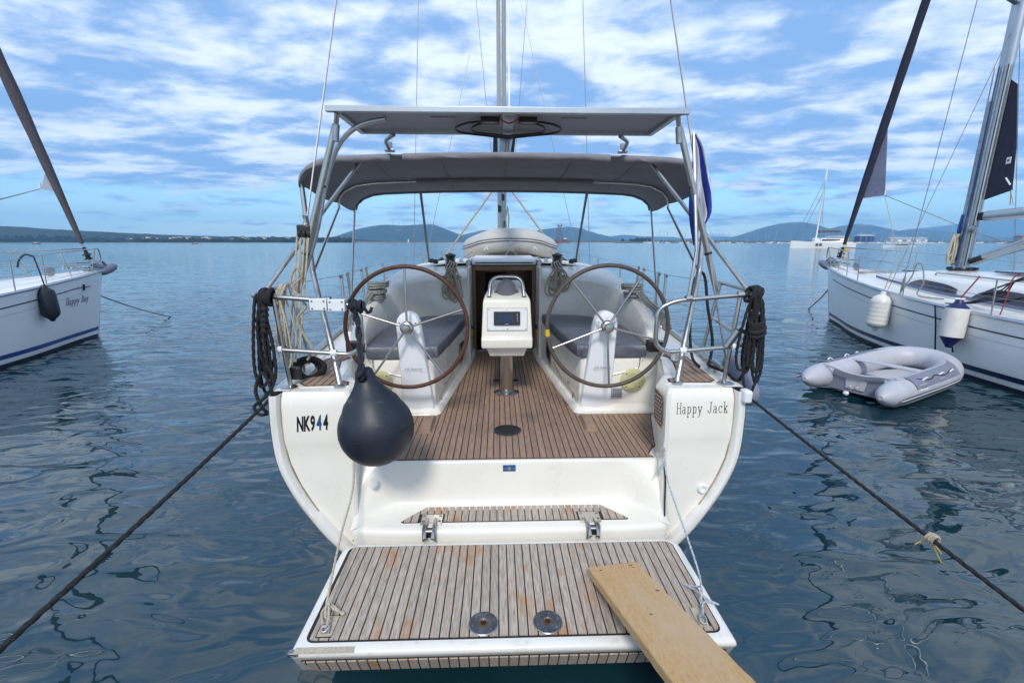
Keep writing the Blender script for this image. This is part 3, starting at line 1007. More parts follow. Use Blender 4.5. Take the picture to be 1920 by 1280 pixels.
# ---------------------------------------------------------------- cockpit benches and coamings
for s in (-1, 1):
    pts = [(.445, 6.35), (.46, 5.80), (.655, 3.97), (.70, 3.935), (1.40, 3.935), (1.40, 6.35)]
    rows = []
    for z, grow in ((.756, .045), (.79, .045), (.815, .028), (.835, .0), (1.24, -.010), (1.283, -.030)):
        r_ = []
        for (x, y) in pts:
            if x < .69:
                r_.append((s * (x - grow), y - (grow if y < 4.0 else 0), z))
            else:
                r_.append((s * x, y - (grow if y < 4 else 0), z))
        rows.append(r_)
    bench = MB().loft(rows, True, True, True).build('bench', M['gel'], Y, bevel=.02)
    # details let into the bench front: dark vents, latch, moulded locker door
    def on_side(v, z, d=0.0):
        t = (v - 3.97) / (5.80 - 3.97)
        return (s * (lerp(.655, .46, t) - .003 - d), v, z)
    for vv, zz, hh, ww_ in ((5.25, 1.06, .17, .24),):
        a, b = on_side(vv - ww_/2, zz), on_side(vv + ww_/2, zz)
        MB().add([(a[0], a[1], zz - hh), (b[0], b[1], zz - hh*.6), (b[0], b[1], zz + hh*.5), (a[0], a[1], zz + hh*.5),
                  (a[0] - s*.008, a[1], zz - hh), (b[0] - s*.008, b[1], zz - hh*.6), (b[0] - s*.008, b[1], zz + hh*.5), (a[0] - s*.008, a[1], zz + hh*.5)],
                 [(4,5,6,7), (0,1,5,4), (1,2,6,5), (2,3,7,6), (3,0,4,7)]).build('vent_frame', M['steeld'], bench, bevel=.006)
        a, b = on_side(vv - ww_*.36, zz, .010), on_side(vv + ww_*.36, zz, .010)
        MB().add([(a[0], a[1], zz - hh*.7), (b[0], b[1], zz - hh*.4), (b[0], b[1], zz + hh*.36), (a[0], a[1], zz + hh*.36)], [(0,1,2,3)]).build('vent_opening', M['dark'], bench, flat=True)
    for vv, zz in ((4.30, .95), (4.12, .865)):
        p0 = on_side(vv, zz, .004)
        MB().lathe([(.016, 0), (.016, .008), (.008, .014), (.002, .015)], p0, (-s, -.1, 0), n=12).build('latch', M['steel'], bench)
    # outline of the locker lid (a shallow groove line) on side and on aft face
    g = [on_side(4.05, .84, .002), on_side(4.05, .90, .002), on_side(4.6, .92, .002), on_side(5.0, 1.0, .002)]
    MB().tube(fillet(g, .05), .004, 6).build('locker_groove', M['ropew'], bench)
    MB().tube(fillet([(s*.93, 3.932, 1.12), (s*1.19, 3.932, 1.19), (s*1.195, 3.932, 1.30)], .03), .004, 6).build('locker_groove', M['steeld'], bench)
    # round yellowed hatch on the aft face
    yc = (s * 1.135, 3.93, 1.075)
    yh = MB().lathe([(.110, 0), (.110, .012), (.100, .018), (.062, .020), (.058, .014), (.004, .013)], yc, (0, -1, 0), n=36).build('round_hatch', M['yellowp'], bench)
    for k in range(4):
        a = k*math.pi/2 + .78
        MB().lathe([(.007, 0), (.006, .021)], (yc[0] + .088*math.cos(a), yc[1], yc[2] + .088*math.sin(a)), (0, -1, 0), n=8).build('screw', M['black'], yh)
    if s > 0:
        nb = MB().box((.995, 3.922, .955), (.098, .006, .095)).build('builders_plate', M['panelw'], bench, bevel=.002)
        for k in range(4):
            MB().box((.995, 3.9175, .985 - k*.019), (.078, .002, .007)).build('print_line', M['print'], nb, flat=True)
        for du in (-.042, .042):
            for dz in (-.04, .04):
                MB().lathe([(.004, 0), (.003, .003)], (.995 + du, 3.919, .955 + dz), (0, -1, 0), n=8).build('rivet', M['steeld'], nb)

    # coaming: rails along the boat, swept surfaces between
    inner_top = smooth([(1.24, 3.95, 1.345), (1.262, 4.0, 1.43), (1.285, 4.10, 1.505), (1.305, 4.32, 1.585), (1.315, 4.75, 1.685), (1.27, 5.2, 1.755), (1.13, 5.52, 1.795), (.90, 5.70, 1.82), (.47, 5.76, 1.825)], 5)
    inner_in = [Vector((p.x + .02 * (1 if p.y < 5.3 else .2), p.y + .012 * (1 if p.y > 5.1 else 0), p.z + .018)) for p in inner_top]
    outer_top = smooth([(1.33, 3.95, 1.352), (1.345, 4.02, 1.445), (1.375, 4.12, 1.525), (1.41, 4.34, 1.608), (1.445, 4.78, 1.715), (1.45, 5.3, 1.80), (1.41, 5.8, 1.885), (1.25, 6.2, 1.955), (.47, 6.35, 1.985)], 5)
    foot = smooth([(1.37, 3.95, 1.342), (1.40, 4.02, 1.345), (1.43, 4.12, 1.35), (1.47, 4.34, 1.352), (1.53, 4.78, 1.355), (1.58, 5.3, 1.36), (1.60, 5.8, 1.365), (1.60, 6.2, 1.37), (1.60, 6.6, 1.375)], 5)
    inner_base = [Vector((p.x * .985 - .01, p.y - .03, 1.25)) for p in inner_top]
    mid_wall = [a.lerp(b, .5) + Vector((-.006, -.01, 0)) for a, b in zip(inner_base, inner_top)]
    n_ = len(inner_top)
    gun = [Vector((sinterp(BEAM, p.y) - .03, p.y, sinterp(SHEER, p.y) + .004)) for p in foot]
    midf = [a.lerp(b, .55) + Vector((.03, 0, .03)) for a, b in zip(foot, outer_top)]
    rows = [inner_base, mid_wall, inner_top, inner_in, [a.lerp(b, .5) + Vector((0, 0, .012)) for a, b in zip(inner_in, outer_top)], outer_top, midf, foot, gun]
    rows = [[Vector((s * p.x, p.y, p.z)) for p in r_] for r_ in rows]
    coam = MB().loft(rows).build('coaming', M['gel'], Y, angle=50)
    # end face of the coaming, closing it towards the stern
    MB().add([(s*1.20, 3.945, 1.26), (s*1.24, 3.945, 1.345), (s*1.33, 3.945, 1.352), (s*1.40, 3.945, 1.342), (s*1.40, 3.945, 1.2), (s*1.20, 3.945, 1.2)], [(0,1,2,3,4,5)]).build('coaming_end', M['gel'], Y, flat=True)
    # bulkhead beside the companionway
    MB().box((s * .455, 6.05, 1.37), (.03, .62, 1.24)).build('companionway_cheek', M['gel'], Y, bevel=.008)

# ---------------------------------------------------------------- cabin roof and foredeck
rows = []
for v, top, hw in ((6.30, 1.985, 1.30), (6.8, 2.0, 1.38), (7.6, 2.0, 1.38), (8.6, 1.98, 1.32), (9.6, 1.93, 1.20), (10.6, 1.83, 1.02), (11.6, 1.66, .75), (12.3, 1.50, .45)):
    d = sinterp(SHEER, v) + .03
    B = sinterp(BEAM, v) - .03
    half = [(B, v, d - .03), (min(hw + .22, B - .05), v, d), (hw + .05, v, lerp(d, top, .6)), (hw - .06, v, lerp(d, top, .92)), (hw * .6, v, top + .02), (.47, v, top + .03), (0, v, top + .035)]
    rows.append(half + [(-x, y, z) for x, y, z in reversed(half[:-1])])
for v in (13.4, 14.4, 15.05):
    d = sinterp(SHEER, v)
    B = max(sinterp(BEAM, v) - .02, .02)
    half = [(B, v, d), (B*.85, v, d + .01), (B*.7, v, d + .02), (B*.5, v, d + .03), (B*.3, v, d + .03), (B*.15, v, d + .03), (0, v, d + .03)]
    rows.append(half + [(-x, y, z) for x, y, z in reversed(half[:-1])])
roof = MB().loft(rows).build('cabin_roof', M['nonskid'], Y, angle=50)

# ---------------------------------------------------------------- companionway: frame, dark cabin behind, sliding hatch
cw = MB()
for s in (-1, 1):
    cw.box((s * .415, 6.34, 1.33), (.05, .05, 1.20))
cw.box((0, 6.34, 1.945), (.88, .05, .07))
comp = cw.build('companionway', M['wood'], Y, bevel=.006)
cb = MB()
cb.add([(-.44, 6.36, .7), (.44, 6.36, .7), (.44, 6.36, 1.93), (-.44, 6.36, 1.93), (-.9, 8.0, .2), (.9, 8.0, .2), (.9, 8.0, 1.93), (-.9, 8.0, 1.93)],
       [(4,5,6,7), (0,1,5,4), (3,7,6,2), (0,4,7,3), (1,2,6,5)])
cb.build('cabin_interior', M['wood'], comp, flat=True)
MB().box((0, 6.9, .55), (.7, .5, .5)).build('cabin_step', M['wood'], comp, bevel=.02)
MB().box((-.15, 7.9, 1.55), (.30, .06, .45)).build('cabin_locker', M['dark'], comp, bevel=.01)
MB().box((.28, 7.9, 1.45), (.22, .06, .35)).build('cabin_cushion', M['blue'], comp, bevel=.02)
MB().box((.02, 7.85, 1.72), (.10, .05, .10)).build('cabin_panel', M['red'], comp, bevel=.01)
slid = MB().loft([[(u, v, z) for u in (-.43, -.40, 0, .40, .43)] for v, z in ((6.26, 1.995), (6.26, 2.035), (6.29, 2.062), (6.9, 2.085), (7.35, 2.09), (7.35, 2.03))]).build('sliding_hatch', M['white'], Y, angle=40, bevel=.006)
MB().box((0, 6.252, 2.020), (.78, .008, .016)).build('hatch_handle', M['black'], slid, bevel=.003)
for s in (-1, 1):
    MB().box((s * .475, 6.75, 2.035), (.055, 1.1, .06)).build('hatch_rail', M['gel'], slid, bevel=.01)
    MB().box((s * .475, 6.18, 2.015), (.060, .06, .085)).build('rail_end', M['steeld'], slid, bevel=.012)

# ---------------------------------------------------------------- helm console on a steel column
con = MB()
def ring4(z, x, y0, y1):
    return [(-x, y0, z), (x, y0, z), (x, y1, z), (-x, y1, z)]
con.loft([ring4(1.315, .235, 4.17, 4.56), ring4(1.34, .24, 4.16, 4.58), ring4(1.41, .24, 4.165, 4.58), ring4(1.425, .238, 4.185, 4.58),
          ring4(1.745, .222, 4.235, 4.58), ring4(1.775, .215, 4.25, 4.58), ring4(1.80, .20, 4.30, 4.58), ring4(1.915, .13, 4.60, 4.70), ], True, True, True)
con.loft([ring4(1.22, .165, 4.26, 4.52), ring4(1.315, .195, 4.22, 4.55)], True, True, True)
console = con.build('helm_console', M['gel'], Y, bevel=.012)
def on_front(x, t, d=0.0):      # point on the sloping front face, t 0..1 from bottom to top
    return Vector((x, lerp(4.187, 4.233, t) - d, lerp(1.428, 1.742, t) + d * .15))
def face_quad(x0, x1, t0, t1, d, m, name, parent, th=.006, bev=.003):
    V = [on_front(x0, t0, d), on_front(x1, t0, d), on_front(x1, t1, d), on_front(x0, t1, d)]
    V += [on_front(x0, t0, d - th), on_front(x1, t0, d - th), on_front(x1, t1, d - th), on_front(x0, t1, d - th)]
    return MB().add(V, [(0,1,2,3), (7,6,5,4), (0,4,5,1), (1,5,6,2), (2,6,7,3), (3,7,4,0)]).build(name, m, parent, bevel=bev)
face_quad(-.186, .194, .17, .86, .006, M['ropew'], 'panel_gasket', console)
ip = face_quad(-.180, .188, .19, .84, .011, M['white'], 'instrument_panel', console)
pt = face_quad(-.122, .124, .345, .745, .030, M['black'], 'chart_plotter', console, .022, .006)
face_quad(-.094, .070, .41, .66, .0315, M['screen'], 'screen', pt, .003, 0)
for k in range(5):
    face_quad(.092, .104, .45 + k*.05, .475 + k*.05, .032, M['steeld'], 'key', pt, .003, .001)
face_quad(-.018, .016, .368, .385, .0312, M['steel'], 'maker_mark', pt, .002, 0)
for x in (-.168, .004, .176):
    for t in (.225, .805):
        p_ = on_front(x, t, .011)
        MB().lathe([(.006, 0), (.005, .003), (.001, .0035)], p_, (0, -1, .15), n=10).build('screw', M['steeld'], ip)
MB().tube([(0, 4.52, .775), (0, 4.40, 1.225)], .062, 24).build('column', M['steel'], console)
MB().lathe([(.115, 0), (.115, .012), (.075, .02), (.07, .05)], (0, 4.52, .764), n=28).build('column_base', M['steeld'], console)
for s in (-1, 1):
    MB().lathe([(.032, 0), (.032, .012), (.02, .02)], (s * .10, 4.53, .764), n=16).build('base_bolt', M['black'], console)
MB().tube(fillet([(-.165, 4.30, 1.79), (-.15, 4.40, 1.97), (.15, 4.40, 1.97), (.165, 4.30, 1.79)], .13, 8), .017, 12).build('grab_rail', M['steel'], console)
for s in (-1, 1):
    MB().lathe([(.03, 0), (.03, .006), (.02, .012)], (s * .165, 4.30, 1.787), (0, 0, 1), n=14).build('rail_foot', M['steeld'], console)
# compass under its dark hood
cd = []
for i in range(7):
    a = i / 6 * math.pi / 2
    cd.append((.098 * math.cos(a), .118 * math.sin(a)))
MB().lathe([(.104, -.01), (.104, .012), (.098, .02)] + [(r_, h_ + .02) for r_, h_ in cd], (0, 4.40, 1.815), (0, -.12, 1), n=28).build('compass_hood', M['canvas'], console)
for s in (-1, 1):
    MB().box((s * .105, 4.37, 1.835), (.02, .05, .03)).build('hood_tab', M['canvas'], console, bevel=.006)

# ---------------------------------------------------------------- wheel pedestals and wheels
def text_mesh(body, size, origin, xd, yd, sx=1.0, bold=0.0, shear=0.0, depth=0.0015, spacing=1.0):
    cu = bpy.data.curves.new('lettering', 'FONT')
    cu.body = body
    cu.size = size
    cu.offset = bold
    cu.shear = shear
    cu.space_character = spacing
    cu.resolution_u = 3
    ob = bpy.data.objects.new('lettering', cu)
    S.collection.objects.link(ob)
    dg = bpy.context.evaluated_depsgraph_get()
    me = bpy.data.meshes.new_from_object(ob.evaluated_get(dg))
    bpy.data.objects.remove(ob)
    xd, yd = Vector(xd).normalized(), Vector(yd).normalized()
    zd = xd.cross(yd)
    o = Vector(origin)
    mb = MB()
    V = [o + xd * (v.co.x * sx) + yd * v.co.y + zd * depth for v in me.vertices]
    mb.add(V, [tuple(p.vertices) for p in me.polygons])
    bpy.data.meshes.remove(me)
    return mb
GLYPH = {
 'H': [[(.1,0),(.1,1)], [(.6,0),(.6,1)], [(.1,.52),(.6,.52)], [(0,0),(.2,0)], [(0,1),(.2,1)], [(.5,0),(.7,0)], [(.5,1),(.7,1)]],
 'a': [[(.1,.52),(.2,.63),(.36,.63),(.45,.52),(.45,.1),(.5,.01),(.6,.01)], [(.45,.38),(.25,.36),(.09,.26),(.08,.1),(.2,0),(.34,.02),(.45,.15)]],
 'p': [[(.12,.62),(.12,-.34)], [(0,-.34),(.26,-.34)], [(0,.62),(.12,.62)], [(.12,.48),(.25,.64),(.42,.62),(.53,.45),(.51,.18),(.36,.01),(.22,.02),(.12,.14)]],
 'y': [[(.08,.62),(.32,.03)], [(.55,.62),(.24,-.26),(.14,-.34),(.02,-.33)], [(-.02,.62),(.2,.62)], [(.43,.62),(.64,.62)]],
 'J': [[(.45,1),(.45,.2),(.38,.04),(.25,0),(.1,.05),(.05,.2),(.05,.28)], [(.26,1),(.64,1)]],
 'c': [[(.52,.48),(.42,.62),(.24,.63),(.09,.48),(.07,.2),(.2,.02),(.38,0),(.54,.12)], [(.52,.44),(.52,.63)]],
 'k': [[(.12,0),(.12,1)], [(0,1),(.12,1)], [(0,0),(.26,0)], [(.12,.24),(.44,.61)], [(.26,.40),(.5,0)], [(.32,.62),(.58,.62)], [(.38,0),(.62,0)]],
 'D': [[(.12,0),(.12,1)], [(0,1),(.35,1),(.56,.85),(.63,.5),(.56,.15),(.35,0),(0,0)]],
}
def typewriter(body, size, origin, xd, yd, r=.003, adv=.80, space=.70, sx=.61):
    """slab lettering drawn as thin strokes"""
    xd, yd = Vector(xd).normalized(), Vector(yd).normalized()
    mb, x = MB(), 0.0
    for ch in body:
        if ch == ' ':
            x += space
            continue
        for st in GLYPH[ch]:
            mb.tube([Vector(origin) + xd * ((x + a) * size * sx) + yd * (b * size) for a, b in st], r, 5)
        x += adv
    return mb

for s in (-1, 1):
    u0 = s * .86
    hub_u = s * .858
    # pedestal: a tall flat fairing that leans towards the wheel, rounded at the top
    rows = []
    lean = s * .0
    prof = [(.765, .150, 3.935, s*.80), (.80, .146, 3.93, s*.805), (1.1, .128, 3.90, s*.82), (1.35, .117, 3.885, s*.838), (1.52, .108, 3.875, s*.850), (1.60, .105, 3.872, s*.857),
            (1.65, .092, 3.873, s*.859), (1.69, .062, 3.876, s*.860), (1.708, .02, 3.88, s*.860)]
    for z, hw, v, uc in prof:
        rows.append([(uc - hw, v + .02, z), (uc - hw*.92, v, z), (uc, v - .012, z), (uc + hw*.92, v, z), (uc + hw, v + .02, z), (uc + hw, v + .09, z), (uc - hw, v + .09, z)])
    ped = MB().loft(rows, True, True, True).build('wheel_pedestal', M['whiteg'], Y, angle=40)
    MB().prism([(s*.80 - .17, 3.90), (s*.80 + .17, 3.90), (s*.80 + .17, 4.0), (s*.80 - .17, 4.0)], .76, .785).build('pedestal_foot', M['white'], ped, bevel=.008)
    text_mesh('Jefa Steering', .030, (s*.832 - .07, 3.864, 1.205), (1, 0, 0), (0, -.08, 1), 1.0, 0.0, .35, .004).build('lettering', M['print'], ped, flat=True)
    for a in (.4, 1.6, 2.7, 4.0, 5.2):
        MB().lathe([(.006, 0), (.005, .005)], (hub_u + .075*math.cos(a), 3.866, 1.597 + .055*math.sin(a)), (0, -1, 0), n=8).build('screw', M['steeld'], ped)
    # wheel, tilted a little, 1.04 m across
    C = Vector((s * .842, 3.75, 1.598))
    tilt = Matrix.Rotation(R(-3), 3, 'X')
    wheel = MB()
    rad = .505 if s < 0 else .512
    circ = [C + tilt @ Vector((rad*math.cos(2*math.pi*k/72), 0, rad*math.sin(2*math.pi*k/72))) for k in range(72)]
    wh = MB().tube(circ, .0175, 12, closed=True).build('steering_wheel', M['leather'] if s < 0 else M['leatherg'], Y)
    a0 = R(90) if s < 0 else R(57)
    for k in range(5):
        a = a0 + k * 2*math.pi/5
        d = Vector((math.cos(a), 0, math.sin(a)))
        MB().tube([C + tilt @ (d*.05) + Vector((0, .01, 0)), C + tilt @ (d*(rad - .01))], .0095, 10).build('spoke', M['steel'], wh)
    MB().lathe([(.052, -.02), (.056, 0), (.056, .03), (.048, .045), (.036, .05), (.034, .066), (.028, .072), (.004, .074)], C + Vector((0, .02, 0)), (0, -1, .05), n=28).build('hub', M['steel'], wh)
    MB().tube([C + Vector((0, .0, 0)), C + Vector((0, .14, .005))], .03, 16).build('axle', M['steel'], wh)
    if s > 0:
        arc = [C + tilt @ Vector((rad*math.cos(a), 0, rad*math.sin(a))) for a in [R(182 + i*1.1) for i in range(7)]]
        MB().tube(arc, .0205, 12).build('centre_mark', M['yellow'], wh)

# ---------------------------------------------------------------- details of the stern
VD = (0, .08, 1)
for s in (-1, 1):
    # teak on top of the quarters
    t_out = [(1.115, 3.02), (1.40, 3.005), (1.455, 3.06), (1.475, 3.25), (1.535, 3.72), (1.41, 3.90), (1.33, 3.77), (1.37, 3.66), (1.22, 3.12), (1.13, 3.10)]
    t_out = [(s*a, b) for a, b in t_out]
    dk = MB().prism([(s*a, b) for a, b in [(1.10, 3.0), (1.42, 2.985), (1.48, 3.05), (1.56, 3.74), (1.41, 3.93), (1.30, 3.76), (1.2, 3.13)]], 1.330, 1.339).build('teak_pad', M['gel'], Y, flat=True)
    planking(dk, t_out, 1.3415, M['teakc'], pitch=.050, edge=.008, off=.01, gap=.0075)
    # mooring cleat
    cl = MB()
    cy = 3.30
    cx = s * (sinterp(BEAM, cy) - .085)
    cl.tube(smooth([(cx, cy - .15, 1.385), (cx, cy - .07, 1.405), (cx, cy + .07, 1.405), (cx, cy + .15, 1.385)], 5), .014, 10)
    for dv in (-.05, .05):
        cl.tube([(cx, cy + dv, 1.34), (cx, cy + dv, 1.40)], .014, 10)
    cl.build('cleat', M['steel'], Y)
    # round deck filler plate
    MB().lathe([(.055, 0), (.055, .006), (.02, .008)], (s * 1.495, 2.98, 1.337), n=24).build('deck_filler', M['steel'], Y)
# name and number on the stern
vq = vface(1.2) - .014
for word, x_ in (('Happy', 0.0), ('Jack', 4.7 * .074 * .61)):
    typewriter(word, .074, (1.115 + x_, vq - .002, 1.168 + x_ * .02), (1, 0, .02), VD, .0026).build('name_lettering', M['ink'], Y, angle=60)
x = -1.413
for ch, wd_, m_ in (('N', .046, 'ink'), ('K', .045, 'ink'), ('9', .042, 'ink'), ('4', .043, 'inkb'), ('4', .043, 'ink')):
    text_mesh(ch, .138, (x, vface(1.12) - .018, 1.080 + (x + 1.413) * .07), (1, 0, .07), VD, .44, .005, .12).build('number_lettering', M[m_], Y, flat=True)
    x += wd_
# builder's badge on the riser
bd = MB().box((-.007, 3.0185, .703), (.092, .006, .050)).build('badge', M['bluem'], Y, bevel=.002)
MB().box((-.007, 3.0145, .701), (.080, .002, .005)).build('badge_line', M['steel'], bd, flat=True)
MB().add([(-.020, 3.0142, .703), (-.007, 3.0142, .722), (.006, 3.0142, .703), (-.007, 3.0142, .684)], [(0,1,2,3)]).build('badge_star', M['steel'], bd, flat=True)
# shower fitting starboard, round cap port
MB().lathe([(.036, 0), (.036, .012), (.030, .020), (.020, .021), (.018, .008), (.004, .006)], (1.325, vface(.63), .632), (0, -1, .08), n=24).build('hull_outlet', M['white'], Y)
MB().lathe([(.034, 0), (.034, .003), (.030, .005), (.002, .005)], (-.955, 2.898, .668), (.62, -.75, .35), n=24).build('drain_cap', M['gel2'], Y)
# perforated grille let into the inner face of the starboard quarter
gr = MB()
g0, g1 = Vector((1.046, 2.915, 0)), Vector((1.037, 3.04, 0))
def gp(t, z, d=0.0):
    p = g0.lerp(g1, t)
    return Vector((p.x - (z - 1.165) * .035 - d - .006, p.y - d * .2, z))
gz0, gz1 = 1.06, 1.27
gr.add([gp(0, gz0 - .02, .004), gp(1, gz0 + .01, .004), gp(1, gz1 + .03, .004), gp(0, gz1, .004)], [(0,1,2,3)])
grille = gr.build('speaker_grille', M['wood'], Y, flat=True)
for i in range(8):
    for j in range(4):
        t, z = .12 + j*.22 + (.1 if i % 2 else 0), gz0 + .012 + i * .026
        if t < .95:
            MB().lathe([(.0075, 0), (.006, .004), (.002, .0045)], gp(t, z, .004), (-1, -.2, 0), n=8).build('grille_stud', M['steel'], grille)
# seam line down the inner edge of the starboard quarter, with a loose cord
MB().tube(smooth([(1.058, 2.86, .80), (1.062, 2.825, .70), (1.060, 2.80, .55), (1.066, 2.79, .40), (1.07, 2.785, .25)], 4), .006, 6).build('seam_or_shade_line', M['black'], Y)

# ---------------------------------------------------------------- pushpits, solar arch, bimini
def mir(pts, s):
    return [(s * p[0], p[1], p[2]) for p in pts]
for s in (-1, 1):
    loop = fillet(mir([(1.80, 3.95, 1.97), (1.70, 3.02, 1.955), (1.53, 2.985, 1.952), (1.10, 2.99, 1.915), (.985, 2.99, 1.86), (.985, 2.99, 1.62), (1.06, 2.99, 1.562), (1.53, 2.985, 1.60), (1.64, 3.0, 1.625), (1.76, 3.8, 1.66)], s), .07, 6)
    pp = MB().tube(loop, .0155, 12).build('pushpit', M['steel'], Y)
    for a, b in (((1.49, 3.0, 1.335), (1.535, 2.985, 1.955)), ((1.66, 3.75, 1.345), (1.755, 3.72, 1.965))):
        MB().tube(mir([a, b], s), .0145, 10).build('post', M['steel'], pp)
        MB().lathe([(.035, 0), (.035, .008), (.018, .014)], mir([a], s)[0], n=14).build('post_foot', M['steel'], pp)
    for p_ in ((1.535, 2.985, 1.955), (1.53, 2.985, 1.602), (1.19, 2.99, 1.93), (1.178, 2.99, 1.575)):
        MB().lathe([(.022, -.02), (.022, .02)], mir([p_], s)[0], (1, 0, .06), n=12).build('clamp', M['white'] if p_[2] < 1.7 else M['steel'], pp)
    if s < 0:
        # white outboard bracket pads on the port rail
        for k in (0, 1):
            pad = MB().box((-1.235 + k * .115, 2.962, 1.905 - k * .006), (.108, .05, .075)).build('outboard_pad', M['white'], pp, bevel=.004)
            for du in (-.038, .038):
                for dz in (-.024, .024):
                    MB().lathe([(.007, 0), (.006, .004)], (-1.235 + k*.115 + du, 2.937, 1.905 - k*.006 + dz), (0, -1, 0), n=8).build('bolt', M['steeld'], pad)
    else:
        # open rod-holder tube clamped to the starboard rail
        MB().tube([(1.47, 2.975, 1.60), (1.525, 2.95, 1.72)], .024, 14).build('rod_holder', M['steel'], pp)
        MB().lathe([(.020, 0), (.020, .002)], (1.527, 2.949, 1.7215), (.42, -.19, .89), n=14).build('rod_holder_bore', M['dark'], pp)

# bimini: frame bows and canvas
def crown(v):        # height of the canvas middle along the boat
    return interp([(3.92, 2.992), (4.1, 3.0), (5.0, 2.955), (5.75, 2.905)], v)
def cpt(t, v, dz=0.0):
    W = interp([(3.92, 1.685), (5.0, 1.735), (5.75, 1.79)], v)
    a = abs(t)
    ang_ = max(0.0, (a - .80) / .20)
    x = W * (a if a <= .80 else .80 + .20 * math.sin(ang_ * math.pi/2))
    z = crown(v) - .05 * a*a - (.175 * (1 - math.cos(ang_ * math.pi/2)))
    return Vector((math.copysign(x, t), v, z + dz))
ts = [-1 + 2*i/48 for i in range(49)]
vs = [3.92, 3.98, 4.1, 4.3, 4.6, 4.85, 5.0, 5.15, 5.4, 5.6, 5.70, 5.75]
def sagged(v):       # the canvas hangs slightly between the bows
    for a, b in ((4.05, 5.0), (5.0, 5.72)):
        if a < v < b:
            return -.022 * math.sin(math.pi * (v - a) / (b - a))
    return 0
cv = MB()
up = [[cpt(t, v, sagged(v) + .006) for t in ts] for v in vs]
dn = [[cpt(t, v, sagged(v) - .004) for t in ts] for v in reversed(vs)]
lo_aft = [[Vector((p.x, p.y - .005, p.z - .045)) for p in up[0]]]
cv.loft(dn + [up[0]] + up[1:])
# side valances
for s in (0, -1):
    edge = [r_[s] for r_ in up]
    cv.loft([edge, [p + Vector((0.0, 0, -.038 - .008*math.sin(p.y*3))) for p in edge]])
bimini = cv.build('bimini', M['canvas'], Y, angle=55)
# hem pocket round the aft bow, open at the two solar brackets
for t0, t1 in ((-1.0, -.555), (-.50, .50), (.555, 1.0)):
    n = 16
    pts = [cpt(lerp(t0, t1, i/n), 3.93, -.006) for i in range(n + 1)]
    r0 = [p + Vector((0, -.022, .010)) for p in pts]
    hm_ = MB().loft([[p + Vector((0, .03, .018)) for p in pts], [p + Vector((0, 0, .020)) for p in pts], [p + Vector((0, -.022, .006)) for p in pts],
                     [p + Vector((0, -.022, -.022 - .006*math.sin(i*1.7))) for i, p in enumerate(pts)], [p + Vector((0, .0, -.038 - .008*math.sin(i*1.3))) for i, p in enumerate(pts)], [p + Vector((0, .05, -.03)) for p in pts]])
    hm_.build('hem', M['hem'], bimini, angle=60)
n = 40
pts = [cpt(lerp(-1, 1, i/n), 5.745, -.008) for i in range(n + 1)]
MB().tube(pts, .019, 8).build('hem', M['canvas'], bimini)
# little curtain where the front corners drop
MB().tube([cpt(lerp(-.53, .53, i/24), 5.0, -.028) for i in range(25)], .020, 8).build('bow_pocket', M['canvas'], bimini)
for s in (-1, 1):
    # frame: middle bow shows below the canvas
    mid = [cpt(s * t, 5.0, -.030) for t in [.52, .6, .7, .78, .86, .92, .96, .985, 1.0]]
    leg_top = mid[-1] + Vector((0, 0, -.05))
    mb = MB().tube(mid + [leg_top, Vector((s*1.47, 3.50, 2.07))], .0125, 10)
    mb.build('bow', M['steel'], bimini)
    aft_c = cpt(s*.985, 3.97, -.015)
    MB().tube([(s*1.160, 3.0, 1.335), (s*1.225, 3.10, 1.55), (s*1.35, 3.30, 1.82), (s*1.47, 3.50, 2.07), tuple(aft_c)], .020, 12).build('leg', M['steel'], bimini)
    MB().lathe([(.04, 0), (.04, .010), (.022, .02)], (s*1.160, 3.0, 1.337), n=16).build('leg_foot', M['steel'], bimini)
    MB().tube([tuple(cpt(s*.985, 5.70, -.012)), (s*1.60, 4.62, 1.37)], .0125, 10).build('leg', M['steel'], bimini)
    MB().lathe([(.03, 0), (.03, .03), (.02, .05)], (s*1.60, 4.62, 1.35), n=12).build('leg_foot', M['white'], bimini)
    MB().lathe([(.022, -.03), (.022, .03)], (s*1.47, 3.50, 2.07), (s*.3, .45, .8), n=12).build('hinge_clamp', M['steeld'], bimini)
    # brace from the pushpit corner to the canvas
    MB().tube([(s*1.62, 3.02, 1.96), tuple(cpt(s*.72, 4.02, -.03))], .0155, 12).build('brace', M['steel'], bimini)
    MB().lathe([(.02, -.03), (.021, .03)], (s*1.62, 3.02, 1.97), (0, .5, .8), n=12).build('brace_end', M['white'], bimini)
    # webbing straps from the front corners down to the cabin roof
    MB().tube([tuple(cpt(s*.56, 5.74, -.01)), (s*1.255, 7.95, 1.93)], .016, 6).build('strap', M['black'], bimini)
    MB().tube([(s*1.245, 7.86, 1.965), (s*1.265, 8.03, 1.88)], .026, 8).build('strap_buckle', M['black'], bimini)

# stitched seams of the canvas panels
for t_ in (-.66, -.33, 0.0, .33, .66):
    MB().tube([cpt(t_, v, sagged(v) - .006) for v in vs[1:]], .0045, 5).build('seam_or_shade_line', M['hem'], bimini)
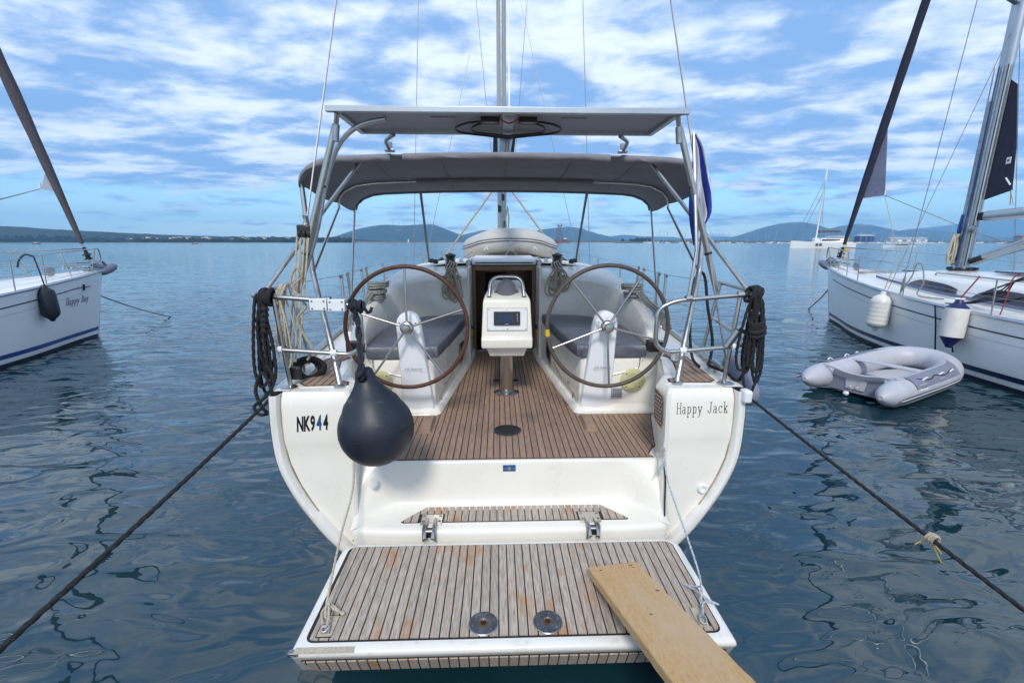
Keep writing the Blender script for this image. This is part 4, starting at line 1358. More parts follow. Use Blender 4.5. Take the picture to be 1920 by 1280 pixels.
# solar panel pair over the stern
sp = MB()
SV0, SV1, SW, SZ = 3.08, 3.70, 1.10, 3.085
sp.box((0, SV0 + .0175, SZ + .0175), (2*SW + .08, .035, .035))
sp.box((0, SV1 - .0175, SZ + .0175), (2*SW, .035, .035))
for s in (-1, 1):
    sp.box((s*(SW - .0175), (SV0+SV1)/2, SZ + .0175), (.035, SV1 - SV0 - .07, .035))
sp.box((0, (SV0+SV1)/2, SZ + .0175), (.07, SV1 - SV0 - .07, .035))
solar = sp.build('solar_panel', M['alu'], Y, bevel=.003)
for s in (-1, 1):
    bx0, bx1 = (.035, SW - .035)
    MB().box((s*(bx0+bx1)/2, (SV0+SV1)/2, SZ + .030), (bx1-bx0-.002, SV1-SV0-.072, .006)).build('back_sheet', M['panelw'], solar, flat=True)
    MB().box((s*(bx0+bx1)/2, (SV0+SV1)/2, SZ + .0375), (bx1-bx0-.002, SV1-SV0-.072, .005)).build('cell_sheet', M['cell'], solar, flat=True)
    jb = MB().box((s*.125, SV0 + .24, SZ + .010), (.125, .09, .032)).build('junction_box', M['black'], solar, bevel=.004)
    MB().box((s*.13, SV0 + .215, SZ - .0075), (.075, .03, .002)).build('sticker', M['panelw'], jb, flat=True)
    MB().box((s*.44, SV0 + .22, SZ + .0255), (.17, .035, .002)).build('print_line', M['print'], solar, flat=True)
    MB().tube(smooth([(s*.17, SV0 + .235, SZ + .005), (s*.29, SV0 + .25, SZ - .005), (s*.37, SV0 + .36, SZ - .012), (s*.33, SV0 + .50, SZ - .01), (s*.15, SV0 + .57, SZ - .015), (0, SV0 + .60, SZ - .025)], 8), .008, 6).build('cable', M['black'], solar)
    MB().tube(smooth([(s*.17, SV0 + .25, SZ), (s*.25, SV0 + .33, SZ - .01), (s*.24, SV0 + .46, SZ - .015), (s*.10, SV0 + .50, SZ - .02), (-s*.04, SV0 + .57, SZ - .02)], 8), .007, 6).build('cable', M['black'], solar)
    MB().tube(smooth([(s*.06, SV0 + .05, SZ + .02), (s*.055, SV0 + .12, SZ - .01), (0, SV0 + .18, SZ - .02)], 6), .005, 6).build('cable', M['red'], solar)
    # stern posts and knees that carry the panel
    MB().tube([(s*1.475, 3.20, 1.955), (s*1.115, 3.17, 3.02)], .021, 14).build('support_post', M['steel'], solar)
    MB().tube([(s*1.12, 3.17, 2.93), (s*1.108, 3.17, 3.03)], .0235, 14).build('post_sleeve', M['steeld'], solar)
    MB().tube([(s*1.108, 3.17, 3.03), (s*1.085, 3.14, 3.09)], .017, 10).build('post_joint', M['steel'], solar)
    for zz in (2.66, 2.22):
        t = (zz - 1.955) / (3.02 - 1.955)
        MB().lathe([(.026, -.008), (.026, .008)], (s*lerp(1.475, 1.115, t), 3.19, zz), (-s*.34, 0, 1), n=12).build('cable_tie', M['black'], solar)
    MB().tube(fillet([(s*.845, SV1 - .05, SZ - .012), (s*.935, SV1 + .05, SZ - .03), (s*.94, 3.90, SZ - .065), (s*.94, 3.93, 3.02)], .05, 6), .015, 10).build('knee', M['steel'], solar)
    MB().box((s*.94, 3.92, 3.012), (.075, .06, .018)).build('knee_clamp', M['steel'], solar, bevel=.004)
    MB().lathe([(.020, -.025), (.020, .025)], (s*.94, 3.93, 3.05), n=12).build('knee_joint', M['steel'], solar)
# the grey hose bow beside the port post
MB().tube(smooth([(-1.30, 3.24, 2.42), (-1.22, 3.25, 2.72), (-1.12, 3.25, 2.93), (-.98, 3.24, 3.04), (-.80, 3.22, 3.078)], 8), .017, 10).build('hose', M['alu'], solar)
MB().tube(smooth([(-1.47, 3.22, 1.97), (-1.36, 3.24, 2.25), (-1.30, 3.24, 2.42)], 6), .017, 10).build('hose', M['alu'], solar)

# ---------------------------------------------------------------- mast, boom and standing rigging
def oval(c, a, b, n=14):
    return [(c[0] + a*math.cos(2*math.pi*k/n), c[1] + b*math.sin(2*math.pi*k/n), c[2]) for k in range(n)]
mast = MB().loft([oval((0, 9.0, z), .085 if z < 16 else .06, .12) for z in (2.0, 8, 16, 18.6)], True, True, True).build('mast', M['alu'], Y)
MB().box((.0, 8.876, 10.3), (.016, .012, 16.4)).build('mast_track', M['steeld'], mast, flat=True)
for z, w_ in ((7.6, 1.30), (12.6, 1.0)):
    for s in (-1, 1):
        MB().tube([(s*.06, 9.0, z), (s*w_, 8.75, z + .10)], [.035, .02], 8, flat=.5).build('spreader', M['alu'], mast)
    for s in (-1, 1):
        pass
for s in (-1, 1):
    MB().tube([(s*1.72, 8.85, 1.40), (s*1.30, 8.75, 7.70), (s*1.0, 8.75, 12.7), (s*.05, 9.0, 18.3)], .0065, 5).build('shroud', M['wire'], mast)
    MB().tube([(s*1.46, 8.55, 1.80), (s*.07, 9.0, 7.45)], .0055, 5).build('shroud', M['wire'], mast)
    MB().tube([(s*1.72, 8.85, 1.42), (s*1.715, 8.85, 1.62)], .016, 6).build('turnbuckle', M['steel'], mast)
    MB().tube([(s*1.46, 8.55, 1.80), (s*1.43, 8.56, 1.93)], .014, 6).build('turnbuckle', M['steel'], mast)
    # lazy jack lines from the spreaders to the boom
    MB().tube([(s*.55, 8.9, 7.62), (s*.16, 6.4, 3.45)], .0035, 4).build('lazy_jack', M['wire'], mast)
    # backstay leg to the quarter
    MB().tube([(s*1.50, 3.02, 1.50), (s*1.355, 3.25, 2.45), (0, 8.9, 18.4)] if s > 0 else [(s*1.365, 3.20, 2.42), (0, 8.9, 18.4)], .0065, 5).build('backstay', M['wire'], mast)
# halyards on the mast
for u, r_, m_ in ((-.045, .008, 'ropew'), (.05, .008, 'ropew'), (.075, .006, 'ropeg'), (-.075, .007, 'ropew')):
    MB().tube([(u, 8.84, 2.25), (u*.9, 8.85, 9)], r_, 6).build('halyard', M[m_], mast)
for u, z in ((.06, 2.62), (-.05, 2.9), (.02, 3.1)):
    MB().box((u, 8.83, z), (.05, .06, .12)).build('clutch', M['black'], mast, bevel=.01)
MB().tube(smooth([(.10, 8.82, 2.95), (.13, 8.80, 2.7), (.10, 8.79, 2.45), (.05, 8.79, 2.42), (.07, 8.79, 2.7), (.11, 8.80, 2.9), (.12, 8.79, 2.6), (.08, 8.78, 2.40)], 6), .010, 6).build('halyard_coil', M['ropew'], mast)
# boom with its end cap over the bimini
bo = MB().loft([[(.075*math.cos(2*math.pi*k/14), v, z + .11*math.sin(2*math.pi*k/14)) for k in range(14)] for v, z in ((4.42, 3.30), (6, 3.33), (8.85, 3.42))], True, True, True).build('boom', M['alu'], Y)
MB().loft([[(r_*.088*math.cos(2*math.pi*k/14), v, 3.30 + r_*.12*math.sin(2*math.pi*k/14)) for k in range(14)] for v, r_ in ((4.34, .55), (4.345, .9), (4.36, 1.0), (4.46, 1.0))], True, True, True).build('end_cap', M['steeld'], bo)
MB().loft([[(w_*math.cos(math.pi*k/10), v, 3.42 + h*math.sin(math.pi*k/10)) for k in range(11)] for v, w_, h in ((4.75, .06, .05), (5.2, .12, .16), (7, .15, .24), (8.7, .13, .34))], False).build('sail_bag', M['canvas'], bo)
MB().tube([(.03, 4.40, 3.42), (.05, 8.85, 18.2)], .006, 5).build('topping_lift', M['wire'], bo)
for du in (-.02, .012):
    MB().tube([(du + .02, 4.5, 3.2), (du*.6, 5.9, 3.05)], .007, 6).build('sheet', M['ropew'], bo)
# tan lines from the mast foot out to the cabin roof
for s in (-1, 1):
    MB().tube([(s*.10, 8.55, 3.28), (s*1.08, 8.35, 1.98)], .016, 7).build('vang_line', M['ropet'], mast)
    MB().tube([(s*1.07, 8.35, 2.0), (s*1.15, 8.30, 1.95)], .035, 8).build('vang_block', M['black'], mast)

# ---------------------------------------------------------------- rails, lifelines and deck gear
for s in (-1, 1):
    B = lambda v: s * (sinterp(BEAM, v) - .07)
    posts = [(5.05, .62), (5.35, .62), (6.15, .62), (6.45, .62), (7.6, .60), (9.2, .60), (10.6, .60), (12.0, .60)]
    for i, (v, h) in enumerate(posts):
        z0 = sinterp(SHEER, v)
        lean = .04 if i in (0, 2) else -.03 if i in (1, 3) else 0
        st = MB().tube([(B(v), v - lean, z0), (B(v) + s*.03, v, z0 + h)], .0155, 10).build('stanchion', M['steel'], Y)
        MB().lathe([(.022, 0), (.02, .03), (.012, .04)], (B(v), v - lean, z0), n=10).build('stanchion_foot', M['steel'], st)
        if i < 4:
            MB().tube([(B(v) + s*.03, v - .03, z0 + h - .03), (B(v) + s*.03, v + .04, z0 + h - .02)], .014, 8).build('gate_hook', M['steeld'], st)
    for hh in (.60, .33):
        MB().tube([(s*1.76, 3.95, 1.34 + hh + .02), (B(5.05) + s*.03, 5.05, 1.34 + hh)], .0035, 4).build('lifeline', M['wire'], Y)
        MB().tube([(B(v) + s*.03, v, sinterp(SHEER, v) + hh - (.0 if hh > .5 else .0)) for v, h in posts[1:3]], .0035, 4).build('lifeline', M['wire'], Y)
        MB().tube([(B(v) + s*.03, v, sinterp(SHEER, v) + hh) for v, h in posts[3:]] + [(s*.5, 14.6, 2.15)], .0035, 4).build('lifeline', M['wire'], Y)
    # primary winch on the coaming, wound with flecked sheet
    wc = Vector((s*1.365, 4.80, 1.715))
    wi = MB().lathe([(.085, -.03), (.085, 0), (.070, .02), (.056, .05), (.056, .10), (.068, .13), (.068, .155), (.03, .16)], wc, n=24).build('winch', M['steeld'], Y)
    # cabin-top winch
    wc2 = Vector((s*.71, 6.16, 1.985))
    wi2 = MB().lathe([(.075, -.03), (.075, .01), (.058, .03), (.048, .06), (.048, .10), (.070, .125), (.070, .15), (.04, .155), (.02, .17)], wc2, n=24).build('winch', M['black'], Y)
    # genoa track and car on the side deck
    MB().box((s*1.66, 5.9, 1.372), (.03, 1.6, .02)).build('genoa_track', M['steeld'], Y, flat=True)
    MB().box((s*1.64, 5.0, 1.40), (.06, .12, .06)).build('genoa_car', M['black'], Y, bevel=.01)
    # small blocks on the cabin roof edge
    for du, dv in ((.93, 6.35), (1.02, 6.6), (.60, 6.55)):
        MB().box((s*du, dv, 2.035), (.06, .09, .06)).build('rope_clutch', M['black'] if du > .9 else M['white'], Y, bevel=.012)
    # lamp and engine panel beside the helm
    if s > 0:
        nl = MB().box((1.375, 3.55, 1.395), (.095, .07, .085)).build('stern_light', M['white'], Y, bevel=.018)
        MB().box((1.37, 3.512, 1.40), (.062, .012, .045)).build('lens', M['lens'], nl, bevel=.008)
        MB().box((1.30, 3.90, 1.40), (.12, .10, .10)).build('instrument_box', M['black'], Y, bevel=.01)
        MB().box((1.30, 3.86, 1.375), (.115, .012, .04)).build('instrument_face', M['fendb'], Y, bevel=.004)
        MB().tube([(1.165, 3.16, 1.30), (1.10, 3.12, 1.31)], .016, 10).build('shower_head', M['black'], Y)
    else:
        MB().box((-1.33, 3.92, 1.40), (.14, .10, .10)).build('instrument_box', M['black'], Y, bevel=.01)
# safety harness tabs by the companionway (yellow and blue)
for s in (-1, 1):
    MB().box((s*.44, 6.02, 1.12), (.03, .10, .10), Matrix.Rotation(R(40), 3, 'X')).build('handle', M['yellow'], Y, bevel=.01)
    MB().lathe([(.028, -.03), (.028, .03)], (s*.425, 5.98, 1.19), (1, 0, 0), n=12).build('handle_knob', M['fendb'], Y)

# ================================================================ THINGS ON THE YACHT
# seat cushions
for s, side in ((-1, 'port'), (1, 'starboard')):
    out = [(.475, 5.68), (.60, 4.10), (.66, 3.955), (.78, 3.935), (1.20, 3.935), (1.235, 3.97), (1.27, 4.6), (1.26, 5.1), (1.12, 5.42), (.92, 5.62), (.60, 5.70)]
    P = [Vector((s*a, b, 0)) for a, b in out]
    P = smooth(P, 3, True)
    cx, cyv = sum(p.x for p in P)/len(P), sum(p.y for p in P)/len(P)
    rows = []
    for z, k in ((1.290, .985), (1.294, 1.0), (1.34, 1.008), (1.385, 1.0), (1.398, .985), (1.404, .95)):
        rows.append([(cx + (p.x-cx)*k, cyv + (p.y-cyv)*k, z) for p in P])
    mb = MB().loft(rows, True, True, False)
    # quilted top
    n = len(P)
    last = rows[-1]
    prev = last
    for k in (.8, .6, .4, .2):
        ring = []
        for (x, y, z) in last:
            xx, yy = cx + (x-cx)*k, cyv + (y-cyv)*k
            ring.append((xx, yy, 1.404 + .006*math.sin(yy*9 + xx*4) + .004*math.sin(xx*21)))
        mb.loft([prev, ring], True)
        prev = ring
    mb.loft([prev, [(cx, cyv, 1.406)] * n], True)
    solo(mb, 'seat_cushion', M['vinyl'], 'grey vinyl seat cushion on the left bench of the cockpit' if s < 0 else 'grey vinyl seat cushion on the right bench of the cockpit', 'cushion', YACHT, 'cockpit seat cushions', angle=60)

def coil_path(c, ax, ay, rx, ry, turns, jit, seed, n=14, drift=(0, 0, 0)):
    r_ = random.Random(seed)
    ax, ay, c, drift = Vector(ax), Vector(ay), Vector(c), Vector(drift)
    az = ax.cross(ay).normalized()
    pts = []
    ph = [r_.uniform(-1, 1) for _ in range(turns + 2)]
    for i in range(turns * n + 1):
        t = i / n
        a = 2 * math.pi * t
        k = int(t)
        f = t - k
        w1 = lerp(ph[k], ph[k+1], f)
        pts.append(c + ax * (rx * (1 + jit*w1) * math.cos(a)) + ay * (ry * (1 + jit*.7*ph[(k*3) % len(ph)]) * math.sin(a)) + az * (jit * .12 * w1) + drift * t)
    return smooth(pts, 2)
def hank(top, length, width, loops, seed, depth=.03):
    """a bundle of rope loops hanging from a point: long narrow bights"""
    r_ = random.Random(seed)
    top = Vector(top)
    pts = []
    for k in range(loops):
        L_ = length * r_.uniform(.72, 1.05)
        w_ = width * r_.uniform(.4, 1.0) * (1 if k % 2 else -1)
        dy = r_.uniform(-depth, depth)
        x0 = r_.uniform(-.3, .3) * width
        pts += [top + Vector((x0, dy, 0)), top + Vector((x0 + w_*.5, dy, -L_*.35)), top + Vector((x0 + w_*.75, dy*1.2, -L_*.8)), top + Vector((x0 + w_*.35, dy, -L_)),
                top + Vector((x0 - w_*.1, -dy, -L_*.8)), top + Vector((x0 - w_*.05, -dy, -L_*.35))]
    pts.append(top)
    return smooth(pts, 5)

# ball fender hanging from the port pushpit
bf = thing('ball_fender', 'big round dark navy ball fender hanging over the left of the stern', 'fender', YACHT, (-.80, 2.60, .98))
fc = Vector((-.815, 2.585, 1.205))
axis = Vector((-.16, .05, 1)).normalized()
prof = []
for i in range(19):
    a = -math.pi/2 + i/18 * math.radians(128)
    prof.append((.222*math.cos(a), .222*math.sin(a)))
prof += [(.155, .178), (.126, .210), (.098, .245), (.074, .280), (.060, .312), (.055, .34), (.050, .362), (.036, .376), (.01, .380)]
prof = [(max(r_, .002), h_) for r_, h_ in prof]
MB().lathe(prof, fc, axis, n=40).build('ball', M['rubber'], bf)
ec = fc + axis * .335
MB().lathe([(.218, -.004), (.2235, 0), (.218, .004)], fc, axis, n=48).build('moulding_seam', M['rubber'], bf)
MB().lathe([(.016, 0), (.016, .008), (.008, .011)], fc + Vector((.03, -.12, -.165)), (.13, -.54, -.75), n=14).build('valve', M['black'], bf)
eyel = MB().lathe([(.024, -.066), (.030, -.064), (.030, .064), (.024, .066), (.022, .06)], ec, (.05, -1, 0), n=20).build('eye', M['rubber'], bf)
MB().lathe([(.021, -.0645), (.021, .0645)], ec, (.05, -1, 0), n=16).build('eye_hole', M['dark'], bf)
rp = [ec + Vector((0, .05, .01)), ec + Vector((0, -.075, .0)), ec + Vector((.0, -.05, .08)), Vector((-.945, 2.80, 1.66)), Vector((-1.00, 2.955, 1.80)), Vector((-1.03, 2.965, 1.895))]
rps = smooth(rp, 10)
for ph in (0, math.pi):
    MB().rope([p + Vector((.011*math.cos(i*.55 + ph), .011*math.sin(i*.55 + ph), 0)) for i, p in enumerate(rps)], .0115).build('rope', M['ropen'], bf)
kn = coil_path((-1.045, 2.99, 1.897), (0, 1, 0), (0, .0, 1), .030, .034, 7, .22, 3, drift=(.016, 0, -.003))
MB().rope(kn, .0115).build('knot', M['ropen'], bf)

# dark mooring rope hanked on the port quarter, and the loops below it
rc = thing('rope_hank', 'thick dark rope hanging in loops on the left stern rail', 'rope', YACHT, (-1.60, 2.96, 1.2), 'hanked mooring ropes')
MB().rope(hank((-1.60, 2.955, 1.97), .66, .10, 6, 11), .0108).build('hank', M['ropeb'], rc)
MB().tube(coil_path((-1.615, 2.975, 1.955), (0, 1, 0), (.25, 0, 1), .040, .045, 5, .2, 5, drift=(.013, 0, 0)), .0125, 8).build('turns', M['ropeb'], rc)
MB().tube(smooth([(-1.60, 2.93, 1.52), (-1.56, 2.92, 1.40), (-1.62, 2.90, 1.30), (-1.69, 2.89, 1.24), (-1.65, 2.88, 1.185), (-1.58, 2.89, 1.22), (-1.575, 2.90, 1.36), (-1.63, 2.92, 1.46), (-1.68, 2.91, 1.34), (-1.64, 2.90, 1.22), (-1.59, 2.89, 1.19)], 7), .0112, 8).build('loop', M['ropeb'], rc)
for k in range(5):
    MB().lathe([(.020, -.015), (.024, 0), (.020, .015)], (-1.565 - .004*k, 2.925, 1.88 - k*.035), (1, 0, .4), n=8).build('whipping', M['ropeb'], rc)
# dark coil by the port cleat
MB_ = coil_path((-1.475, 3.22, 1.40), (.8, .5, 0), (-.2, .3, .9), .10, .075, 5, .22, 8, drift=(.008, .004, 0))
solo(MB().tube(MB_, .016, 8), 'rope_coil', M['ropeb'], 'dark rope coil lying at the left stern cleat', 'rope', YACHT)

# backstay tackle on the port side
tk = thing('rope_tackle', 'white multi part rope tackle under black block on the left backstay', 'tackle', YACHT, (-1.46, 3.05, 1.4))
MB().box((-1.375, 3.18, 2.385), (.09, .045, .05)).build('upper_block', M['black'], tk, bevel=.012)
for du in (-.03, 0, .03):
    MB().lathe([(.026, -.01), (.030, 0), (.026, .01)], (-1.375 + du, 3.18, 2.352), (1, 0, 0), n=14).build('sheave', M['black'], tk)
MB().lathe([(.018, -.03), (.010, 0), (.018, .03)], (-1.368, 3.19, 2.44), (.05, 0, 1), n=10).build('shackle', M['steel'], tk)
for k, du in enumerate((-.045, -.02, .005, .03)):
    MB().tube([(-1.375 + du, 3.18, 2.37), (-1.47 + du*1.2, 3.05, 1.42 + .04*k)], .0058, 6).build('fall', M['ropew'], tk)
MB().box((-1.47, 3.05, 1.42), (.07, .04, .09)).build('lower_block', M['black'], tk, bevel=.012)
MB().tube(hank((-1.50, 3.02, 1.98), .50, .09, 6, 21), .0055, 6).build('hank', M['ropew'], tk)
MB().tube(coil_path((-1.505, 3.02, 1.965), (0, 1, 0), (.4, 0, 1), .030, .060, 4, .2, 4, drift=(.012, 0, 0)), .0065, 6).build('turns', M['ropew'], tk)
MB().tube(smooth([(-1.43, 3.06, 2.02), (-1.37, 3.06, 2.08), (-1.40, 3.05, 2.13), (-1.44, 3.05, 2.05), (-1.42, 3.05, 1.98), (-1.38, 3.03, 1.93), (-1.345, 3.02, 1.88), (-1.41, 3.02, 1.80), (-1.37, 3.02, 1.68), (-1.33, 3.02, 1.60), (-1.37, 3.02, 1.52)], 6), .008, 6).build('tail', M['ropet'], tk)

# starboard: thick dark rope hank
rc = thing('rope_hank', 'thick dark rope hanging in long loops outside the right stern rail', 'rope', YACHT, (1.60, 2.95, 1.3), 'hanked mooring ropes')
MB().rope(hank((1.625, 2.945, 1.93), .64, .105, 8, 31), .0096).build('hank', M['ropeb'], rc)
MB().tube(coil_path((1.59, 2.975, 1.96), (0, 1, 0), (.25, 0, 1), .040, .045, 5, .2, 15, drift=(.013, 0, 0)), .012, 8).build('turns', M['ropeb'], rc)
MB().tube(coil_path((1.635, 2.935, 1.80), (1, 0, .3), (0, .8, .5), .046, .040, 7, .28, 16, drift=(.002, 0, -.015)), .012, 8).build('wraps', M['ropeb'], rc)
# starboard bight over the forward rail
solo(MB().tube(smooth([(1.40, 3.20, 1.40), (1.43, 3.40, 1.42), (1.46, 3.55, 1.60), (1.475, 3.60, 1.9), (1.50, 3.62, 2.02), (1.545, 3.62, 2.06), (1.58, 3.62, 2.0), (1.585, 3.55, 1.8), (1.60, 3.45, 1.55), (1.55, 3.35, 1.42), (1.50, 3.26, 1.395), (1.56, 3.12, 1.38), (1.60, 3.0, 1.36), (1.66, 2.98, 1.62), (1.62, 3.1, 1.70)], 7), .0115, 8),
     'rope_bight', M['ropeb'], 'dark rope looped upright between the right stern rail and cleat', 'rope', YACHT)
# dark fender lying along the starboard side
fe = MB()
fe.lathe([(.02, 0), (.06, .02), (.085, .07), (.09, .2), (.085, .42), (.05, .50), (.02, .53)], (1.70, 3.0, 1.20), (.10, .75, .32), n=18)
solo(fe, 'fender', M['pvcd'], 'slate grey fender lying outside the right quarter behind the rope', 'fender', YACHT)
# ropes on the cabin-top winches
for s in (-1, 1):
    cw_ = thing('winch_rope', 'tan rope hanging in loops from the left cabin-top winch' if s < 0 else 'tan rope hanging in loops from the right cabin-top winch', 'rope', YACHT, (s*.72, 6.15, 1.6), 'ropes on the cabin-top winches')
    MB().tube(coil_path((s*.72, 6.22, 2.01), (1, 0, 0), (0, 1, 0), .058, .058, 6, .06, 40 + s, drift=(0, 0, .012)), .011, 6).build('turns', M['ropet'], cw_)
    MB().tube(hank((s*.655, 5.66, 1.985), .42 if s < 0 else .33, .19, 9, 50 + s, .04), .0095, 6).build('hank', M['ropet'], cw_)
    MB().tube(coil_path((s*.66, 5.66, 1.86), (1, .1, 0), (0, .35, .5), .105, .05, 3, .2, 60 + s), .0095, 6).build('wrap', M['ropet'], cw_)
    for k in range(4):
        MB().tube(smooth([(s*.72, 6.20, 2.03 + k*.015), (s*(.62 + .03*k), 5.98, 2.03), (s*(.60 + .04*k), 5.76, 1.99), (s*(.62 + .03*k), 5.67, 1.93)], 5), .0095, 6).build('lead', M['ropet'], cw_)
# flecked sheets wound on the coaming winches
for s in (-1, 1):
    wr = thing('winch_rope', 'flecked sheet stacked round the left coaming winch' if s < 0 else 'flecked sheet wound on the right coaming winch with a trailing tail', 'rope', YACHT, (s*1.365, 4.80, 1.70), 'sheets on the coaming winches')
    MB().tube(coil_path((s*1.365, 4.80, 1.715), (1, 0, 0), (0, 1, 0), .092, .092, 7, .16, 70 + s, drift=(s*-.006, 0, .0235)), .0125, 7).build('turns', M['ropeg'], wr)
    tail = [(s*1.36, 4.70, 1.78), (s*1.40, 4.55, 1.70), (s*1.43, 4.42, 1.655), (s*1.42, 4.30, 1.64), (s*1.44, 4.18, 1.59), (s*1.46, 4.10, 1.50)]
    for k in range(3 if s > 0 else 2):
        MB().tube(smooth([(a + k*.022*s, b - .02*k, c + .008*k) for a, b, c in tail], 5), .012, 7).build('tail', M['ropeg'], wr)

# blue and white striped ensign drooping on its staff
fg = thing('flag', 'blue and white striped flag drooping at the right of the canopy', 'flag', YACHT, (1.30, 3.25, 2.2))
MB().tube([(1.20, 3.02, 1.93), (1.245, 3.06, 2.24), (1.262, 3.30, 3.02)], .012, 8).build('staff', M['steel'], fg)
bands = [(0, .14, 'b'), (.14, .36, 'w'), (.36, .52, 'b'), (.52, .74, 'w'), (.74, .92, 'b'), (.92, 1.0, 'w')]
for k, (q0, q1, cc) in enumerate(bands):
    rows = []
    for j in range(17):
        t = j / 16
        row = []
        for e in range(5):
            q_ = lerp(q0, q1, e / 4)
            width = interp([(0, .012), (.10, .06), (.3, .10), (.55, .125), (.8, .115), (.92, .085), (1, .03)], t)
            z = lerp(3.0, 2.275, t) + .02*q_*(1 - t) + .16*q_*t*t - .02*math.sin(q_*8)*t
            x = 1.255 + .050*t + width * q_ + .010*math.sin(t*7 + q_*2)
            y = 3.30 - .02*t + .055*math.sin(q_*10 + t*3.2) * (.35 + t*.65)
            row.append((x, y, z))
        rows.append(row)
    o = MB().loft(rows).build('stripe', M['flagb'] if cc == 'b' else M['flagw'], fg, angle=80)
    sd = o.modifiers.new('thick', 'SOLIDIFY')
    sd.thickness = .002

# inflatable dinghy stowed on the cabin roof
dg_ = thing('inflatable_dinghy', 'pale grey inflatable dinghy stowed on the cabin roof before the mast', 'dinghy', YACHT, (.12, 7.9, 2.02))
dc = .125
tp = fillet([(dc - .60, 8.75, 2.20), (dc - .625, 7.80, 2.19), (dc - .27, 7.45, 2.325), (dc + .27, 7.45, 2.325), (dc + .625, 7.80, 2.19), (dc + .60, 8.75, 2.20)], .20, 7)
MB().tube(tp, .185, 20).build('tube', M['pvc'], dg_)
def rub(offz, r_, m_, nm, out=.170):
    cx_, cy_ = dc, 8.6
    pts = []
    for i, p in enumerate(tp):
        t = (tp[min(i+1, len(tp)-1)] - tp[max(i-1, 0)]).normalized()
        nrm = Vector((0, 0, 1)).cross(t).normalized()
        if nrm.dot(p - Vector((cx_, cy_, p.z))) < 0:
            nrm = -nrm
        a = math.asin(max(-1, min(1, offz / .172)))
        pts.append(p + nrm * (out * math.cos(a)) + Vector((0, 0, offz)))
    MB().tube(pts, r_, 8).build(nm, m_, dg_)
rub(.0, .016, M['pvc'], 'rubbing_strake', .185)
rub(.022, .006, M['navy'], 'stripe', .195)
rub(-.012, .006, M['navy'], 'stripe', .195)
rows = []
for j in range(9):
    t = j / 8 * 2 - 1
    rows.append([(dc + t*.50, 8.7, 2.06), (dc + t*.50, 7.9 - .12*(1-t*t), 2.05 - .02*(1 - t*t)), (dc + t*.46, 7.66 - .10*(1-t*t), 2.10 + .02*(1-t*t)), (dc + t*.42, 7.62 - .10*(1-t*t), 2.20)])
MB().loft(rows).build('hull_bottom', M['pvc'], dg_)
MB().lathe([(.070, 0), (.070, .006), (.05, .010), (.03, .010)], (dc, 7.283, 2.245), (0, -1, -.45), n=24).build('tow_patch', M['pvc'], dg_)
MB().tube(smooth([(dc - .03, 7.27, 2.255), (dc - .028, 7.245, 2.225), (dc + .028, 7.245, 2.225), (dc + .03, 7.27, 2.255)], 4), .007, 6).build('tow_ring', M['steel'], dg_)
for s in (-1, 1):
    MB().tube(smooth([(dc, 7.25, 2.22), (dc + s*.06, 7.26, 2.13), (dc + s*.14, 7.32, 2.04)], 5), .006, 6).build('lashing', M['ropew'], dg_)
    MB().tube(smooth([(dc + s*.36, 7.375, 2.17), (dc + s*.385, 7.37, 2.215), (dc + s*.42, 7.395, 2.165)], 5), .008, 6).build('handle', M['white'], dg_)
    MB().tube(smooth([(dc + s*.40, 7.58, 2.43), (dc + s*.46, 7.60, 2.45), (dc + s*.54, 7.66, 2.41)], 5), .014, 6).build('grab_strap', M['pvcd'], dg_)
    MB().tube(smooth([(dc + s*.62, 7.50, 2.15), (dc + s*.70, 7.3, 2.08), (dc + s*.80, 7.1, 2.03)], 5), .007, 6).build('lashing', M['ropeg'], dg_)
for a, b in (((-.035, 0), (-.005, .04)), ((-.005, 0), (-.005, .042)), ((.0, .018), (.035, .042)), ((.0, .018), (.035, 0))):
    mk = [Vector((dc + .03 + p[0]*1.3, 7.36 + p[1]*.75, 2.478 + p[1]*.30)) for p in (a, b)]
    MB().tube(mk, .006, 5).build('mark', M['pvcd'], dg_)

# ropes that hold the platform
lr = thing('lifting_rope', 'off white rope from the left quarter down to the platform corner', 'rope', YACHT, (-.965, 1.95, .41), 'platform lifting ropes')
MB().rope(smooth([(-1.035, 2.80, .92), (-1.040, 2.79, .80), (-1.05, 2.72, .66), (-1.03, 2.45, .585), (-.985, 2.06, .455), (-.962, 1.985, .43)], 6), .0070).build('line', M['ropew'], lr)
MB().tube(smooth([(-.985, 2.06, .458), (-.94, 2.045, .430), (-.895, 2.04, .415), (-.90, 2.03, .42), (-.97, 2.07, .44), (-1.0, 2.03, .43), (-.98, 1.98, .415), (-.965, 1.945, .425), (-.945, 1.96, .43), (-.975, 2.07, .46)], 6), .0062, 7).build('knot', M['ropew'], lr)
MB().tube(coil_path((-.955, 1.945, .417), (1, 0, 0), (0, .8, .5), .016, .020, 2, .05, 2), .0045, 6).build('shackle', M['steel'], lr)
lr = thing('lifting_rope', 'blue flecked cord from the right quarter down to the platform corner', 'rope', YACHT, (.96, 1.95, .41), 'platform lifting ropes')
MB().rope(smooth([(1.066, 3.02, 1.08), (1.062, 2.93, .98), (1.055, 2.85, .84), (1.06, 2.74, .70), (1.035, 2.2, .500), (.985, 2.03, .435), (.955, 1.945, .425)], 6), .0060).build('line', M['ropebl'], lr)
MB().tube(smooth([(1.055, 2.83, .82), (1.02, 2.83, .77), (1.0, 2.83, .735), (1.03, 2.83, .80), (1.06, 2.87, .93), (1.065, 2.97, 1.05), (1.055, 2.88, .92)], 6), .0065, 7).build('knot', M['ropebl'], lr)
